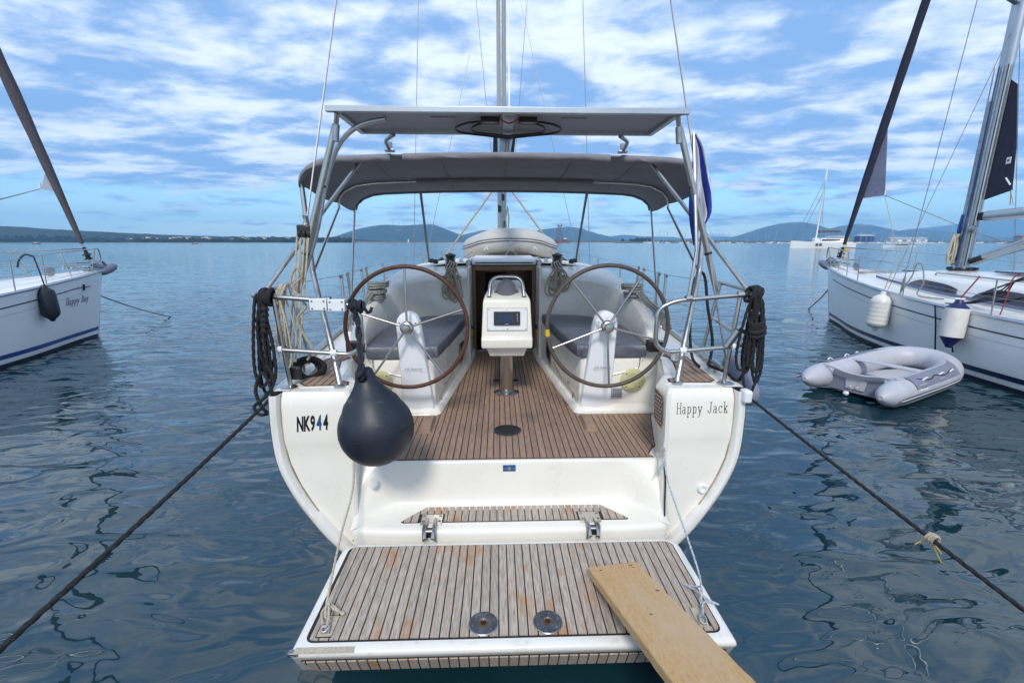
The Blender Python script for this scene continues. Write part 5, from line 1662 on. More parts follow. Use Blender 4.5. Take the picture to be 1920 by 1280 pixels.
MB().tube(smooth([(1.02, 2.12, .455), (.98, 2.17, .42), (.955, 2.20, .41), (.985, 2.14, .425), (1.005, 2.07, .45), (1.045, 2.06, .42), (1.085, 2.04, .412), (1.04, 2.05, .42), (.99, 2.02, .44), (.965, 1.96, .43)], 6), .0055, 7).build('knot', M['ropebl'], lr)
MB().tube(coil_path((.955, 1.94, .417), (1, 0, 0), (0, .8, .5), .016, .022, 2, .05, 2), .0045, 6).build('shackle', M['steel'], lr)

# gangplank: its far end lies on the platform, the other end on the quay
gp_ = MB()
A, Bq = Vector((.575, 2.275, .428)), Vector((.885, .10, 1.0))
dr = (Bq - A).normalized()
sd_ = Vector((-dr.y, dr.x, 0)).normalized()
upv = sd_.cross(dr).normalized()
if upv.z < 0:
    upv = -upv
hw, th_ = .147, .046
# eight corners of the section, with worn edges, and sub-divided faces so the sawn end can be ragged
def section(p, i):
    r_ = random.Random(900 + i)
    j1, j2 = .0016*math.sin(i*2.3) + r_.uniform(-.0008, .0008), .0016*math.sin(i*1.7 + 1) + r_.uniform(-.0008, .0008)
    out = []
    for q_ in (-1, -.6, -.2, .2, .6, 1):
        out.append(p + sd_ * (hw * q_ + (j1 if q_ < 0 else j2)) + dr * (r_.uniform(-.006, .006) if i == 0 else 0))
    for q_ in (1, .965, .6, .2, -.2, -.6, -.965, -1):
        e = .005 if abs(q_) == 1 else 0
        out.append(p + sd_ * (hw * q_ + (j1 if q_ < 0 else j2)) + upv * (th_ - e) + dr * (r_.uniform(-.006, .006) if i == 0 else 0))
    return out
n = 60
gp_.loft([section(A.lerp(Bq, i / n), i) for i in range(n + 1)], True, True, True)
gk = thing('gangplank', 'long bare pine plank leading up from the swim platform', 'plank', YACHT, (.70, 1.2, .40))
gp_.build('board', M['pine'], gk, angle=30)
for al, ac, r_ in ((.05, -.09, .006), (.035, .095, .009), (.06, .10, .005), (.33, .11, .008), (.52, -.02, .006)):
    MB().lathe([(r_*1.5, 0), (r_, .0012), (.0005, .0014)], A + dr*al + sd_*ac + upv*(th_ - .0004), upv, n=10).build('knot', M['wood'], gk)

# mooring lines from the quarters to the quay
def wl_(p):
    return tuple(YACHT.m @ Vector(p))
A1 = wl_((-1.61, 2.95, 1.27))
solo(MB().rope(sag(A1, (-1.77, .18, .82), .03, 20), .0115), 'mooring_line', M['ropeb'], 'taut dark mooring line running from left quarter towards lower left', 'rope', group='mooring lines to the quay')
A2 = wl_((1.61, 2.95, 1.28))
ml = thing('mooring_line', 'taut dark mooring line running from right quarter towards lower right', 'rope', WORLD, A2, 'mooring lines to the quay')
pts = sag(A2, (2.02, .18, .83), .015, 20)
MB().rope(pts, .0092).build('line', M['ropeb'], ml)
c0 = pts[9]
MB().tube(coil_path(c0, (.1, 0, 1), (1, 0, -.1), .018, .018, 3, .1, 5, drift=(.004, -.012, 0)), .006, 6).build('twine_knot', M['ropet'], ml)
for e in ((-.03, .02, -.05), (.04, -.03, -.06), (.07, -.01, -.12)):
    MB().tube([c0, c0 + Vector(e)], .0025, 5).build('twine_end', M['yellow'], ml)

# ================================================================ NEIGHBOUR YACHTS (x starboard, y ahead with the stem at 0, z up)
class NHull:
    DB = [(0, .03), (.4, .33), (1, .66), (2, 1.10), (3, 1.40), (4, 1.58), (5.5, 1.74), (7, 1.80), (9, 1.74), (11, 1.55)]
    WB = [(0, .02), (.4, .16), (1, .40), (2, .86), (3, 1.20), (4, 1.42), (5.5, 1.60), (7, 1.66), (9, 1.58), (11, 1.35)]
    SH = [(-.4, 1.60), (0, 1.575), (1, 1.48), (2.5, 1.335), (4.3, 1.19), (6, 1.10), (8, 1.06), (11, 1.08)]
    LEN = 11.0
    @classmethod
    def x(c, d, w):
        sh = sinterp(c.SH, d)
        t = max(0, min(1, w / sh))
        return lerp(sinterp(c.WB, d), sinterp(c.DB, d), t ** .75)
    @classmethod
    def pt(c, s, d, w, out=0.0):
        # the stem rakes forward towards the deck
        rake = .42 * max(0, w) / 1.57 * max(0, 1 - d / 2.5)
        return (s * (c.x(d, w) + out), -d + rake, w)
def neighbour(frame, label, name_side, stripe_m, cove_m):
    t = thing('sailboat', label, 'sailboat', frame, (0, -5, 0))
    ds = [0, .1, .25, .5, .8, 1.2, 1.7, 2.3, 3, 3.8, 4.7, 5.7, 6.8, 8, 9.2, 10.3, 11]
    lv = [1.0, .9, .75, .6, .45, .3, .18, .08, 0.0, -.1, -.3]
    rows = []
    for d in ds:
        sh = sinterp(NHull.SH, d)
        half = []
        for k in lv:
            w = sh * k if k >= 0 else k
            p = NHull.pt(1, d, max(w, 0))
            f = 1 if w >= 0 else (.93 if w > -.2 else .55)
            half.append((p[0] * f, p[1], w))
        rows.append([(-x, y, z) for x, y, z in half] + [(x, y, z) for x, y, z in reversed(half)])
    hull_ = MB().loft(rows, False, True, True).build('hull', M['white2'], t)
    def band(w0, w1, m_, nm, d0=0.0, d1=11.0, rel=False):
        for s in (-1, 1):
            r0, r1 = [], []
            for i in range(37):
                d = lerp(d0, d1, (i / 36) ** 1.4)
                sh = sinterp(NHull.SH, d)
                a, b = (sh - w0, sh - w1) if rel else (w0, w1)
                r0.append(NHull.pt(s, d, a, .004))
                r1.append(NHull.pt(s, d, b, .004))
            MB().loft([r0, r1]).build(nm, m_, hull_)
    band(-.0, .06, M['antif'], 'waterline_band')
    band(.15, .235, stripe_m, 'boot_stripe')
    band(.205, .228, cove_m, 'cove_stripe', .9, 11, True)
    band(.36, .364, M['print'], 'hull_groove', .6, 11, True)
    for s in (-1, 1):
        MB().tube([Vector(NHull.pt(s, d, sinterp(NHull.SH, d), -.01)) + Vector((0, 0, .02)) for d in [.05 + i*.3 for i in range(37)]], .032, 8).build('toe_rail', M['alu'], hull_)
    # deck and cabin roof in one moulding
    rows = []
    for d in [0, .3, .8, 1.4, 2.0, 2.6, 3.2, 3.8, 4.6, 5.6, 6.6, 7.4, 7.8]:
        sh = sinterp(NHull.SH, d)
        B = max(NHull.x(d, sh) - .03, .01)
        h = sinterp([(0, .02), (1.3, .03), (1.9, .08), (2.6, .24), (3.4, .40), (4.5, .48), (6, .52), (7.8, .52)], d)
        cw_ = min(B * .78, sinterp([(0, .1), (1.5, .45), (2.5, .72), (4, .98), (6, 1.12), (7.8, 1.15)], d))
        y = -d + .42 * max(0, 1 - d/2.5) - .03
        half = [(B, sh), (cw_ + .10 * min(1, h * 3), sh + .02), (cw_, sh + .05), (cw_ - .05, sh + h * .72), (cw_ - .14, sh + h * .90), (cw_ * .5, sh + h * 1.0 + .02), (0, sh + h * 1.03 + .03)]
        rows.append([(-x, y, z) for x, z in half] + [(x, y, z) for x, z in reversed(half[:-1])])
    deck_ = MB().loft(rows, False, False, True).build('deck', M['white2'], t, angle=40)
    rows = []
    for d in (7.8, 8.5, 9.5, 11):
        sh = sinterp(NHull.SH, d)
        B = NHull.x(d, sh) - .03
        half = [(B, sh), (B - .35, sh + .03), (B - .45, sh + .22), (B - .6, sh + .22), (B - .65, sh - .3), (0, sh - .35)]
        rows.append([(-x, -d, z) for x, z in half] + [(x, -d, z) for x, z in reversed(half[:-1])])
    MB().loft(rows).build('cockpit', M['white2'], t, angle=30)
    # long cabin windows
    for s in (-1, 1):
        for d0, d1, bot, top in ((3.45, 4.75, .10, .31), (5.05, 6.35, .10, .36)):
            r0, r1 = [], []
            for i in range(9):
                d = lerp(d0, d1, i / 8)
                sh = sinterp(NHull.SH, d)
                h = sinterp([(0, .02), (1.3, .03), (1.9, .08), (2.6, .24), (3.4, .40), (4.5, .48), (6, .52), (7.8, .52)], d)
                cw_ = sinterp([(0, .1), (1.5, .45), (2.5, .72), (4, .98), (6, 1.12), (7.8, 1.15)], d)
                e = [.12, .62, .90, 1, 1, 1, .97, .90, .72][i]
                mid_ = (bot + top) / 2
                def sx(z):
                    k = (z - .05) / (h * .72 - .05)
                    return cw_ - .05 * k + .012
                a, b = bot, bot + (top - bot) * e
                r0.append((s * sx(a), -d, sh + a))
                r1.append((s * sx(b), -d, sh + b))
            MB().loft([r0, r1]).build('window', M['glass'], deck_)
        # dark line that joins the windows
        r0, r1 = [], []
        for i in range(15):
            d = lerp(2.3, 7.2, i / 14)
            sh = sinterp(NHull.SH, d)
            cw_ = sinterp([(0, .1), (1.5, .45), (2.5, .72), (4, .98), (6, 1.12), (7.8, 1.15)], d)
            r0.append((s * (cw_ + .008), -d, sh + .10))
            r1.append((s * (cw_ + .006), -d, sh + .155))
        MB().loft([r0, r1]).build('cabin_stripe', M['sailc'], deck_)
        MB().tube(fillet([(s*.80, -4.0, 1.62), (s*.80, -4.0, 1.67), (s*.92, -6.2, 1.63), (s*.92, -6.2, 1.58)], .04), .015, 8).build('grab_rail', M['steel'], deck_)
    MB().box((0, -2.75, 1.63), (.5, .5, .04)).build('hatch', M['glass'], deck_, bevel=.02)
    MB().box((0, -4.9, 1.735), (.55, .55, .04)).build('hatch', M['glass'], deck_, bevel=.02)
    # pulpit: two hoops round the bow
    pu = MB().tube(fillet([(-.62, -1.05, 2.06), (-.32, -.1, 2.12), (-.17, .30, 2.14), (-.15, .34, 1.80), (-.36, -.2, 1.78), (-.55, -.9, 1.76)], .08), .014, 8).build('pulpit', M['steel'], t)
    MB().tube(fillet([(.62, -1.05, 2.06), (.32, -.1, 2.12), (.17, .30, 2.14), (.15, .34, 1.80), (.36, -.2, 1.78), (.55, -.9, 1.76)], .08), .014, 8).build('hoop', M['steel'], pu)
    for s in (-1, 1):
        MB().tube([(s*.20, .02, 1.58), (s*.30, .08, 2.12)], .012, 8).build('leg', M['steel'], pu)
        MB().tube([(s*.52, -.75, 1.52), (s*.60, -.95, 2.06)], .012, 8).build('leg', M['steel'], pu)
    # stanchions and lifelines
    for s in (-1, 1):
        tops = []
        for d in (1.55, 2.35, 4.15, 6.1, 8.0, 9.8):
            sh = sinterp(NHull.SH, d)
            x0 = s * (NHull.x(d, sh) - .07)
            MB().tube([(x0, -d, sh), (x0 + s*.03, -d, sh + .60)], .0115, 8).build('stanchion', M['steel'], t)
            tops.append((x0 + s*.03, -d, sh + .60))
        MB().tube([(s*.62, -1.05, 2.06)] + tops, .004, 5).build('lifeline', M['wire'], t)
        MB().tube([(s*.55, -.95, 1.77)] + [(x0, y0, z0 - .28) for x0, y0, z0 in tops], .004, 5).build('lifeline', M['wire'], t)
    # anchor over the bow roller
    an = MB().box((0, .28, 1.62), (.16, .50, .05)).build('bow_roller', M['steeld'], t, bevel=.01)
    MB().tube([(0, -.35, 1.70), (0, .42, 1.66)], .022, 8, flat=.6).build('anchor_shank', M['steeld'], an)
    MB().lathe([(.04, -.24), (.10, -.12), (.115, .05), (.095, .22), (.04, .30)], (0, .55, 1.60), (0, .85, .30), n=12).build('anchor_fluke', M['pvcd'], an)
    MB().box((0, .42, 1.70), (.05, .40, .10), Matrix.Rotation(R(-14), 3, 'X')).build('anchor_stock', M['steeld'], an, bevel=.015)
    MB().tube(smooth([(.05, .15, 1.72), (.04, .30, 1.80), (.02, .45, 1.82), (0, .58, 1.70)], 5), .03, 8).build('anchor_bow', M['steeld'], an)
    for k in range(9):
        MB().lathe([(.022, -.012), (.03, 0), (.022, .012)], (.03*math.sin(k), -.45 + .08*k, 1.685 + .012*(k % 2)), (1, .3*(k % 2), .4), n=8).build('chain_link', M['steeld'], an)
    MB().lathe([(.07, -.05), (.10, -.04), (.10, .04), (.07, .05)], (-.02, -.75, 1.64), (1, 0, 0), n=14).build('windlass', M['steeld'], t)
    return t

def forestay(frame_t, lo, hi, m_, clew, m_c, fat=1.0):
    """rolled headsail on its stay, with the drum at the foot and a corner of sail standing out"""
    lo, hi = Vector(lo), Vector(hi)
    L_ = hi - lo
    n = 28
    pts, rr = [], []
    for i in range(n + 1):
        k = i / n
        pts.append(lo + L_ * (.035 + .93 * k))
        rr.append(interp([(0, .035), (.08, .062), (.22, .085), (.55, .07), (.9, .045), (1, .02)], k) * (1 + .05*math.sin(i*2.1)) * fat)
    fs = MB().tube(pts, rr, 12).build('furled_sail', m_, frame_t)
    MB().tube([lo, hi], .008, 6).build('stay', M['wire'], fs)
    MB().lathe([(.05, 0), (.09, .01), (.09, .03), (.05, .04), (.05, .10), (.09, .11), (.09, .13), (.04, .15), (.035, .30)], lo + L_.normalized()*.10, L_, n=16).build('furling_drum', M['black'], fs)
    a, b, c = [Vector(p) for p in clew]
    V = [a, b, c] + [p + Vector((.008, 0, 0)) for p in (a, b, c)]
    MB().add(V, [(0,1,2), (5,4,3), (0,3,4,1), (1,4,5,2), (2,5,3,0)]).build('clew', m_c, fs, flat=True)
    MB().tube([c + Vector((0, 0, .14)), c], .02, 6).build('clew_strap', M['white'], fs)
    return fs

# ---------------------------------------------------------------- left neighbour, only its bow in view
LF = Frame((-10.38, 11.15, 0), R(-6))
LB = neighbour(LF, 'white sailing yacht at the left edge with its bow and grey furled headsail', 1, M['blue'], M['navy'])
fsl = forestay(LB, (0, .20, 1.78), (0, -3.25, 15.4), M['sailg'], [(-.02, -.33, 4.0), (-.02, -.17, 3.40), (-.20, -.42, 3.46)], M['flagw'], 1.25)
ML = MB().loft([[(.08*math.cos(2*math.pi*k/12), -3.3 + .11*math.sin(2*math.pi*k/12), z) for k in range(12)] for z in (1.7, 15.5)], True, True, True).build('mast', M['alu'], LB)
for s in (-1, 1):
    MB().tube([(0, -3.3, 8.2), (s*1.1, -3.5, 8.3)], .03, 6).build('spreader', M['alu'], ML)
    MB().tube([(s*1.42, -3.5, 1.25), (s*1.1, -3.5, 8.3), (0, -3.3, 15.3)], .006, 5).build('shroud', M['wire'], ML)
for e in ((.35, -5.6, 1.9), (-1.0, -6.2, 1.5)):
    MB().tube([(-.20, -.42, 3.46), (e[0] - .6, e[1] + 1.0, e[2])], .008, 5).build('sheet', M['ropeg'], fsl)
MB().tube([(0, -3.3, 2.9), (0, -7.4, 2.95)], .09, 10).build('boom', M['alu'], LB)
# name and mark on its bow
def side_dir(s, d, w):
    a, b = Vector(NHull.pt(s, d + .25, w)), Vector(NHull.pt(s, d - .25, w))
    return (b - a).normalized()
xx = 0.0
for word in ('Happy', 'Day'):
    hd = MB()
    for ch in word:
        for st in GLYPH[ch]:
            hd.tube([Vector(NHull.pt(1, 1.28 - xx - a*.10, .93 + b*.15, .010)) for a, b in st], .0052, 5)
        xx += .083
    xx += .07
    hd.build('name_lettering', M['sailc'], LB, angle=60)
xd = side_dir(1, 1.0, 1.3)
for k, (a, b) in enumerate((((-.22, 0), (-.07, 0)), ((.07, 0), (.28, 0)), ((0, -.07), (0, .07)))):
    o_ = Vector(NHull.pt(1, .78, 1.27, .014))
    MB().tube([o_ + xd*a[0] + Vector((.15, 0, 1))*a[1], o_ + xd*b[0] + Vector((.15, 0, 1))*b[1]], .012 if k < 2 else .024, 6).build('bow_mark', M['navy'], LB)
# its navy fender and mooring chain
fn = thing('fender', 'dark navy fender hanging over the bow of the left yacht', 'fender', LF, (1.10, -2.3, .62))
fx = NHull.x(1.85, 1.0) + .17
MB().lathe([(.03, 0), (.045, .03), (.07, .06), (.125, .11), (.15, .18), (.152, .54), (.135, .63), (.06, .69), (.045, .74), (.02, .75)], (fx - .03, -1.80, .70), (-.06, 0, 1), n=20).build('body', M['rubber'], fn)
MB().tube(smooth([(fx - .05, -1.80, 1.43), (fx - .10, -1.80, 1.75), (fx - .22, -1.75, 2.02)], 5), .013, 6).build('rope', M['ropen'], fn)
MB().tube(smooth([(fx - .22, -1.75, 2.0), (fx - .26, -1.85, 2.05), (fx - .30, -1.95, 1.95), (fx - .31, -2.0, 1.80)], 5), .016, 6).build('rope_end', M['ropen'], fn)
Pb = LF.m @ Vector((.05, .10, 1.05))
solo(MB().tube(sag(Pb, (-10.71, 14.18, -.02), .06, 12), .018, 6), 'mooring_chain', M['wire'], 'thin mooring line from the left yacht bow slanting into water', 'mooring line')

# ---------------------------------------------------------------- right neighbour
RF = Frame((9.53, 13.45, 0), 0.0)
RB = neighbour(RF, 'white sailing yacht on the right with mast, boom and navy furled headsail', -1, M['navy'], M['navy'])
fsr = forestay(RB, (0, .02, 1.75), (0, -3.5, 15.2), M['sailn'], [(.02, -.94, 5.4), (.02, -.43, 3.45), (.34, -.85, 3.50)], M['sailc'], 1.15)
MR = MB().loft([[(.095*math.cos(2*math.pi*k/14), -3.7 + .13*math.sin(2*math.pi*k/14) - (z - 1.7)*.012, z) for k in range(14)] for z in (1.66, 8, 15.3)], True, True, True).build('mast', M['alu'], RB)
for s in (-1, 1):
    MB().tube([(s*.05, -3.76, 6.65), (s*1.15, -4.15, 6.80)], [.05, .03], 8, flat=.45).build('spreader', M['steeld'], MR)
    MB().tube([(s*1.42, -3.95, 1.22), (s*1.15, -4.15, 6.80), (0, -3.9, 15.2)], .0075, 5).build('shroud', M['wire'], MR)
    MB().tube([(s*1.38, -3.55, 1.22), (0, -3.8, 6.5)], .006, 5).build('shroud', M['wire'], MR)
    MB().tube([(s*1.42, -3.95, 1.22), (s*1.40, -3.955, 1.55)], .018, 6).build('turnbuckle', M['steeld'], MR)
MB().box((-.10, -3.66, 3.4), (.03, .07, 3.2)).build('mast_track', M['steeld'], MR, bevel=.008)
for u, v, m_ in ((-.10, -3.58, 'ropew'), (-.115, -3.68, 'blue'), (-.08, -3.82, 'black'), (-.03, -3.86, 'ropeg'), (-.11, -3.75, 'steeld')):
    MB().tube([(u, v, 1.80), (u*1.02, v - .05, 5.6)], .010, 6).build('halyard', M[m_], MR)
MB().lathe([(.05, 0), (.075, .02), (.055, .05), (.07, .10), (.02, .11)], (-.07, -3.84, 2.55), (-1, -.5, 0), n=16).build('mast_winch', M['steeld'], MR)
MB().tube(hank((-.16, -3.60, 2.45), .62, .16, 8, 91, .05), .014, 6).build('halyard_coil', M['ropew'], MR)
MB().tube(hank((-.12, -3.60, 2.85), .42, .05, 4, 92, .03), .014, 6).build('halyard_coil', M['blue'], MR)
MB().lathe([(.22, 0), (.24, .03), (.14, .05)], (0, -3.7, 1.70), n=20).build('mast_collar', M['black'], MR)
for k in range(7):
    a = k * .9
    MB().box((.20*math.cos(a), -3.7 + .22*math.sin(a), 1.745), (.08, .07, .06)).build('turning_block', M['black'], MR, bevel=.012)
# rolled mainsail standing out behind the mast
V = [(.0, -3.86, 5.35), (.0, -3.86, 3.12), (.02, -4.34, 3.26), (.02, -4.24, 4.05), (.01, -4.02, 5.2)]
V2 = [(x + .012, y, z) for x, y, z in V]
msl = MB().add(V + V2, [(0,1,2,3,4), (9,8,7,6,5), (0,5,6,1), (1,6,7,2), (2,7,8,3), (3,8,9,4), (4,9,5,0)]).build('mainsail', M['sailn'], RB, flat=True)
MB().box((-.004, -4.18, 3.82), (.010, .08, .12)).build('sail_mark', M['white'], msl, flat=True)
MB().lathe([(.022, -.004), (.022, .002)], (-.010, -4.18, 3.82), (-1, 0, 0), n=12).build('sail_mark_dot', M['blue'], msl)
MB().tube([(-.005, -4.31, 3.36), (-.005, -4.20, 3.50)], .014, 6).build('sail_strap', M['white'], msl)
for y in (-4.36, -4.30):
    MB().tube([(.01, -4.33, 3.26), (.01, y - .08, 2.98)], .009, 6).build('outhaul', M['ropew'], msl)
bmr = MB().loft([[(.075*math.cos(2*math.pi*k/14), y, z + .105*math.sin(2*math.pi*k/14)) for k in range(14)] for y, z in ((-3.98, 2.80), (-7.9, 2.95))], True, True, True).build('boom', M['alu'], RB)
MB().box((0, -3.90, 2.80), (.08, .16, .16)).build('gooseneck', M['black'], bmr, bevel=.02)
vg = MB().tube([(0, -3.90, 1.92), (0, -5.9, 2.78)], .055, 12).build('vang', M['alu'], RB)
MB().tube([(0, -3.86, 1.90), (0, -4.1, 2.0)], .06, 10).build('vang_end', M['black'], vg)
for du, dz in ((-.05, -.06), (.03, -.10), (.0, -.15)):
    MB().tube([(du, -3.92, 1.84), (du, -5.95, 2.70 + dz)], .009, 6).build('vang_rope', M['ropew'], vg)
# sprayhood frame at the right edge
sph = [[(1.05*math.cos(a)*k, y, 1.55 + .62*k2*math.sin(a)) for a in [math.pi*i/12 for i in range(13)]] for y, k, k2 in ((-6.3, 1.0, .10), (-6.7, 1.0, .6), (-7.2, 1.0, .95), (-7.7, 1.0, 1.0))]
MB().loft(sph).build('sprayhood', M['flagw'], RB)
# lines on its deck
solo(MB().tube(coil_path((9.53, 12.15, 1.47), (1, 0, 0), (0, 1, 0), .26, .30, 5, .2, 44, drift=(0, 0, .012)), .02, 6), 'rope_coil', M['ropet'], 'tan rope coil lying on the foredeck of the right yacht', 'rope')
MB().tube([(.34, -.85, 3.50), (.55, -3.0, 2.6), (.3, -5.6, 1.8)], .009, 5).build('sheet', M['ropeg'], fsr)
MB().tube([(.34, -.85, 3.50), (.1, -2.0, 1.75), (-.2, -2.4, 1.60)], .009, 5).build('sheet', M['ropew'], fsr)
MB().tube(smooth([(-.95, -4.4, 1.24), (-1.0, -5.0, 1.30), (-1.25, -5.7, 1.55), (-1.35, -6.2, 1.72), (-1.1, -6.8, 1.78), (-.9, -7.2, 1.85)], 6), .016, 6).build('deck_hose', M['black'], RB)
for k in range(3):
    solo_p = smooth([(-1.40 + .02*k, -4.95 - .03*k, 1.17), (-1.2, -5.3, 1.22 + .02*k), (-1.25 - .05*k, -5.8, 1.42 + .03*k), (-1.42, -6.1, 1.70), (-1.3, -6.35, 1.76), (-1.1, -6.9, 1.70)], 6)
    MB().tube(solo_p, .011, 6).build('rail_rope', M['ropeb'], RB)
MB().tube(smooth([(-1.46, -6.0, 1.10), (-1.50, -6.08, 1.4), (-1.48, -6.1, 1.74), (-1.42, -6.25, 1.78), (-1.38, -6.35, 1.5), (-1.45, -6.4, 1.16), (-1.2, -7.0, 1.12)], 6), .009, 6).build('rail_rope', M['red'], RB)
MB().tube(smooth([(-1.44, -3.95, 1.22), (-1.38, -4.10, 1.6), (-1.36, -4.15, 1.86), (-1.33, -4.25, 1.82), (-1.34, -4.35, 1.5), (-1.36, -4.3, 1.25), (-1.2, -4.7, 1.22)], 6), .013, 6).build('rail_rope', M['ropeg'], RB)
for dd, y_, zb in ((0.0, -5.12, .15), (.03, -5.45, .38)):
    x_ = -(NHull.x(-y_, 1.15) + .02)
    MB().tube([(x_ + .12, y_ - .02, 1.17), (x_ - .01, y_, 1.15), (x_ + .0, y_ - .08, .8), (x_ + .04, y_ - .16, zb)], .013, 6).build('hanging_rope', M['ropeb'], RB)
# its fenders
fA = thing('fender', 'white ribbed cylinder fender, nearer the bow of the right yacht', 'fender', RF, (-1.5, -3.8, .42), 'fenders of the right yacht')
fx = -(NHull.x(3.78, .8) + .20)
pr = [(.03, 0), (.055, .02), (.055, .06), (.14, .09), (.195, .16)] + [(.195 + .004*math.sin(i*2.0), .16 + .028*i) for i in range(1, 17)] + [(.19, .66), (.14, .74), (.06, .78), (.05, .84), (.02, .85)]
MB().lathe(pr, (fx, -3.80, .42), (.06, 0, 1), n=24).build('body', M['fendw'], fA)
MB().tube([(fx + .05, -3.80, 1.26), (fx + .14, -3.85, 1.80)], .010, 6).build('rope', M['ropew'], fA)
fB = thing('fender', 'white fender with blue ends, amidships on the right yacht', 'fender', RF, (-1.75, -5.7, .42), 'fenders of the right yacht')
fx = -(NHull.x(5.68, .8) + .21)
b0 = Vector((fx + .03, -5.70, .49))
dv = Vector((.05, .02, 1))
MB().lathe([(.163, .20), (.168, .26), (.168, .62), (.163, .70)], b0, dv, n=26).build('body', M['fendw'], fB)
MB().lathe([(.01, 0), (.05, .01), (.06, .04), (.150, .19), (.165, .20)], b0, dv, n=26).build('lower_cone', M['fendb'], fB)
MB().lathe([(.165, .70), (.150, .712), (.065, .79), (.05, .84), (.01, .85)], b0, dv, n=26).build('upper_cone', M['fendb'], fB)
MB().lathe([(.022, -.062), (.022, .062)], b0 + Vector((0, 0, .045)), (1, -.9, 0), n=12).build('eye', M['fendw'], fB)
MB().lathe([(.022, -.062), (.022, .062)], b0 + Vector((.04, .01, .85)), (1, -.9, 0), n=12).build('eye', M['fendw'], fB)
MB().tube([b0 + Vector((.04, .01, .86)), b0 + Vector((.16, -.12, 1.25))], .012, 6).build('rope', M['red'], fB)
solo(MB().tube(sag((9.50, 13.6, .98), (10.46, 15.95, -.02), .05, 10), .02, 6), 'mooring_chain', M['wire'], 'thin mooring line from the right yacht bow slanting into water', 'mooring line')

# ---------------------------------------------------------------- inflatable dinghy tied beside the right yacht (x right, y towards its bow)
DF = Frame((6.06, 7.06, 0), R(29 - 90))
DI = thing('inflatable_dinghy', 'light grey inflatable dinghy floating empty beside the right yacht', 'dinghy', DF, (0, 0, 0))
DI.scale = (.95, .89, .95)
zt = .22
path = [(-.53, -1.62, zt), (-.535, -1.0, zt), (-.54, 0, zt + .01), (-.53, .7, zt + .03), (-.43, 1.12, zt + .07), (-.22, 1.36, zt + .10), (0, 1.42, zt + .11), (.22, 1.36, zt + .10), (.43, 1.12, zt + .07), (.53, .7, zt + .03), (.54, 0, zt + .01), (.535, -1.0, zt), (.53, -1.62, zt)]
pp_ = smooth(path, 5)
n = len(pp_)
rr = []
for i in range(n):
    e = min(i, n - 1 - i)
    rr.append(interp([(0, .035), (1, .095), (2, .145), (3, .175), (4, .192), (5, .20)], e))
dt = MB().tube(pp_, rr, 20).build('tube', M['pvcl'], DI)
def along(offz, out, r_, m_, nm, sides=(-1, 1), y0=-1.45, y1=.95, parent=None):
    for s in sides:
        pts = [Vector((s * (.535 + out), lerp(y0, y1, i/14), zt + offz + .03*max(0, lerp(y0, y1, i/14)))) for i in range(15)]
        pts = [Vector((p.x - s * max(0, p.y - .55)**2 * .55, p.y, p.z)) for p in pts]
        MB().tube(pts, r_, 6).build(nm, m_, parent or DI)
along(-.02, .200, .014, M['pvcl'], 'rubbing_strake')
along(.005, .204, .007, M['black'], 'strake_line')
along(-.045, .204, .007, M['black'], 'strake_line')
# darker upper panels on the tubes
for s in (-1, 1):
    rows = []
    for y in [-.95 + i*.16 for i in range(13)]:
        xo = .535 - max(0, y - .55)**2 * .55
        zz = zt + .01 + .035*max(0, y)
        rows.append([(s*(xo + .204*math.cos(a)), y, zz + .204*math.sin(a)) for a in [R(20 + 12*j) for j in range(7)]])
    MB().loft(rows).build('tube_panel', M['pvcd'], dt)
    for y in (-.55, .05, .45):
        MB().tube(smooth([(s*.66, y - .10, zt + .165), (s*.68, y, zt + .20), (s*.66, y + .10, zt + .165)], 5), .012, 6).build('grab_handle', M['white'], DI)
    MB().tube(smooth([(s*.62, -.75, zt + .195), (s*.70, -.45, zt + .17), (s*.66, -.2, zt + .19), (s*.70, .1, zt + .165), (s*.64, .5, zt + .20)], 6), .006, 6).build('grab_line', M['ropeb'], DI)
    MB().lathe([(.045, 0), (.045, .012), (.02, .016)], (s*.50, -1.05, zt + .195), n=14).build('valve', M['pvcl'], DI)
mp2 = MB().box((.715, -.72, zt + .085), (.012, .26, .085), Matrix.Rotation(R(-24), 3, 'Y')).build('name_plate', M['white'], DI, bevel=.003)
for k in range(5):
    MB().box((.722, -.81 + k*.045, zt + .088), (.010, .024, .035), Matrix.Rotation(R(-24), 3, 'Y')).build('print_block', M['pvcd'], mp2, flat=True)
# transom, motor plate, floor and seat
MB().prism([(-.42, .06), (-.34, .40), (-.10, .365), (.10, .365), (.34, .40), (.42, .06)], -.014, .014).xf(Matrix.Translation((0, -1.12, 0)) @ Matrix.Rotation(R(82), 4, 'X')).build('transom', M['pvcd'], DI, bevel=.004)
MB().tube(fillet([(-.44, -1.15, .42), (-.33, -1.17, .415), (-.12, -1.18, .375), (.12, -1.18, .375), (.33, -1.17, .415), (.44, -1.15, .42)], .08), .018, 8).build('transom_cap', M['pvcl'], DI)
mpl = MB().prism([(-.13, .12), (-.15, .28), (.15, .28), (.13, .12)], -.006, .006).xf(Matrix.Translation((0, -1.145, 0)) @ Matrix.Rotation(R(82), 4, 'X')).build('motor_plate', M['pvcl'], DI, bevel=.003)
for u in (-.05, .05):
    MB().lathe([(.014, 0), (.012, .006)], (u, -1.160, .175), (0, -1, .1), n=10).build('plate_bolt', M['white'], mpl)
fl2 = MB().prism([(-.40, -1.1), (.40, -1.1), (.40, .6), (.25, 1.1), (0, 1.25), (-.25, 1.1), (-.40, .6)], .08, .12).build('floor', M['pvcl'], DI, bevel=.02)
MB().lathe([(.075, 0), (.075, .01), (.055, .014), (.05, .006)], (.12, -.55, .12), n=20).build('floor_valve', M['black'], fl2)
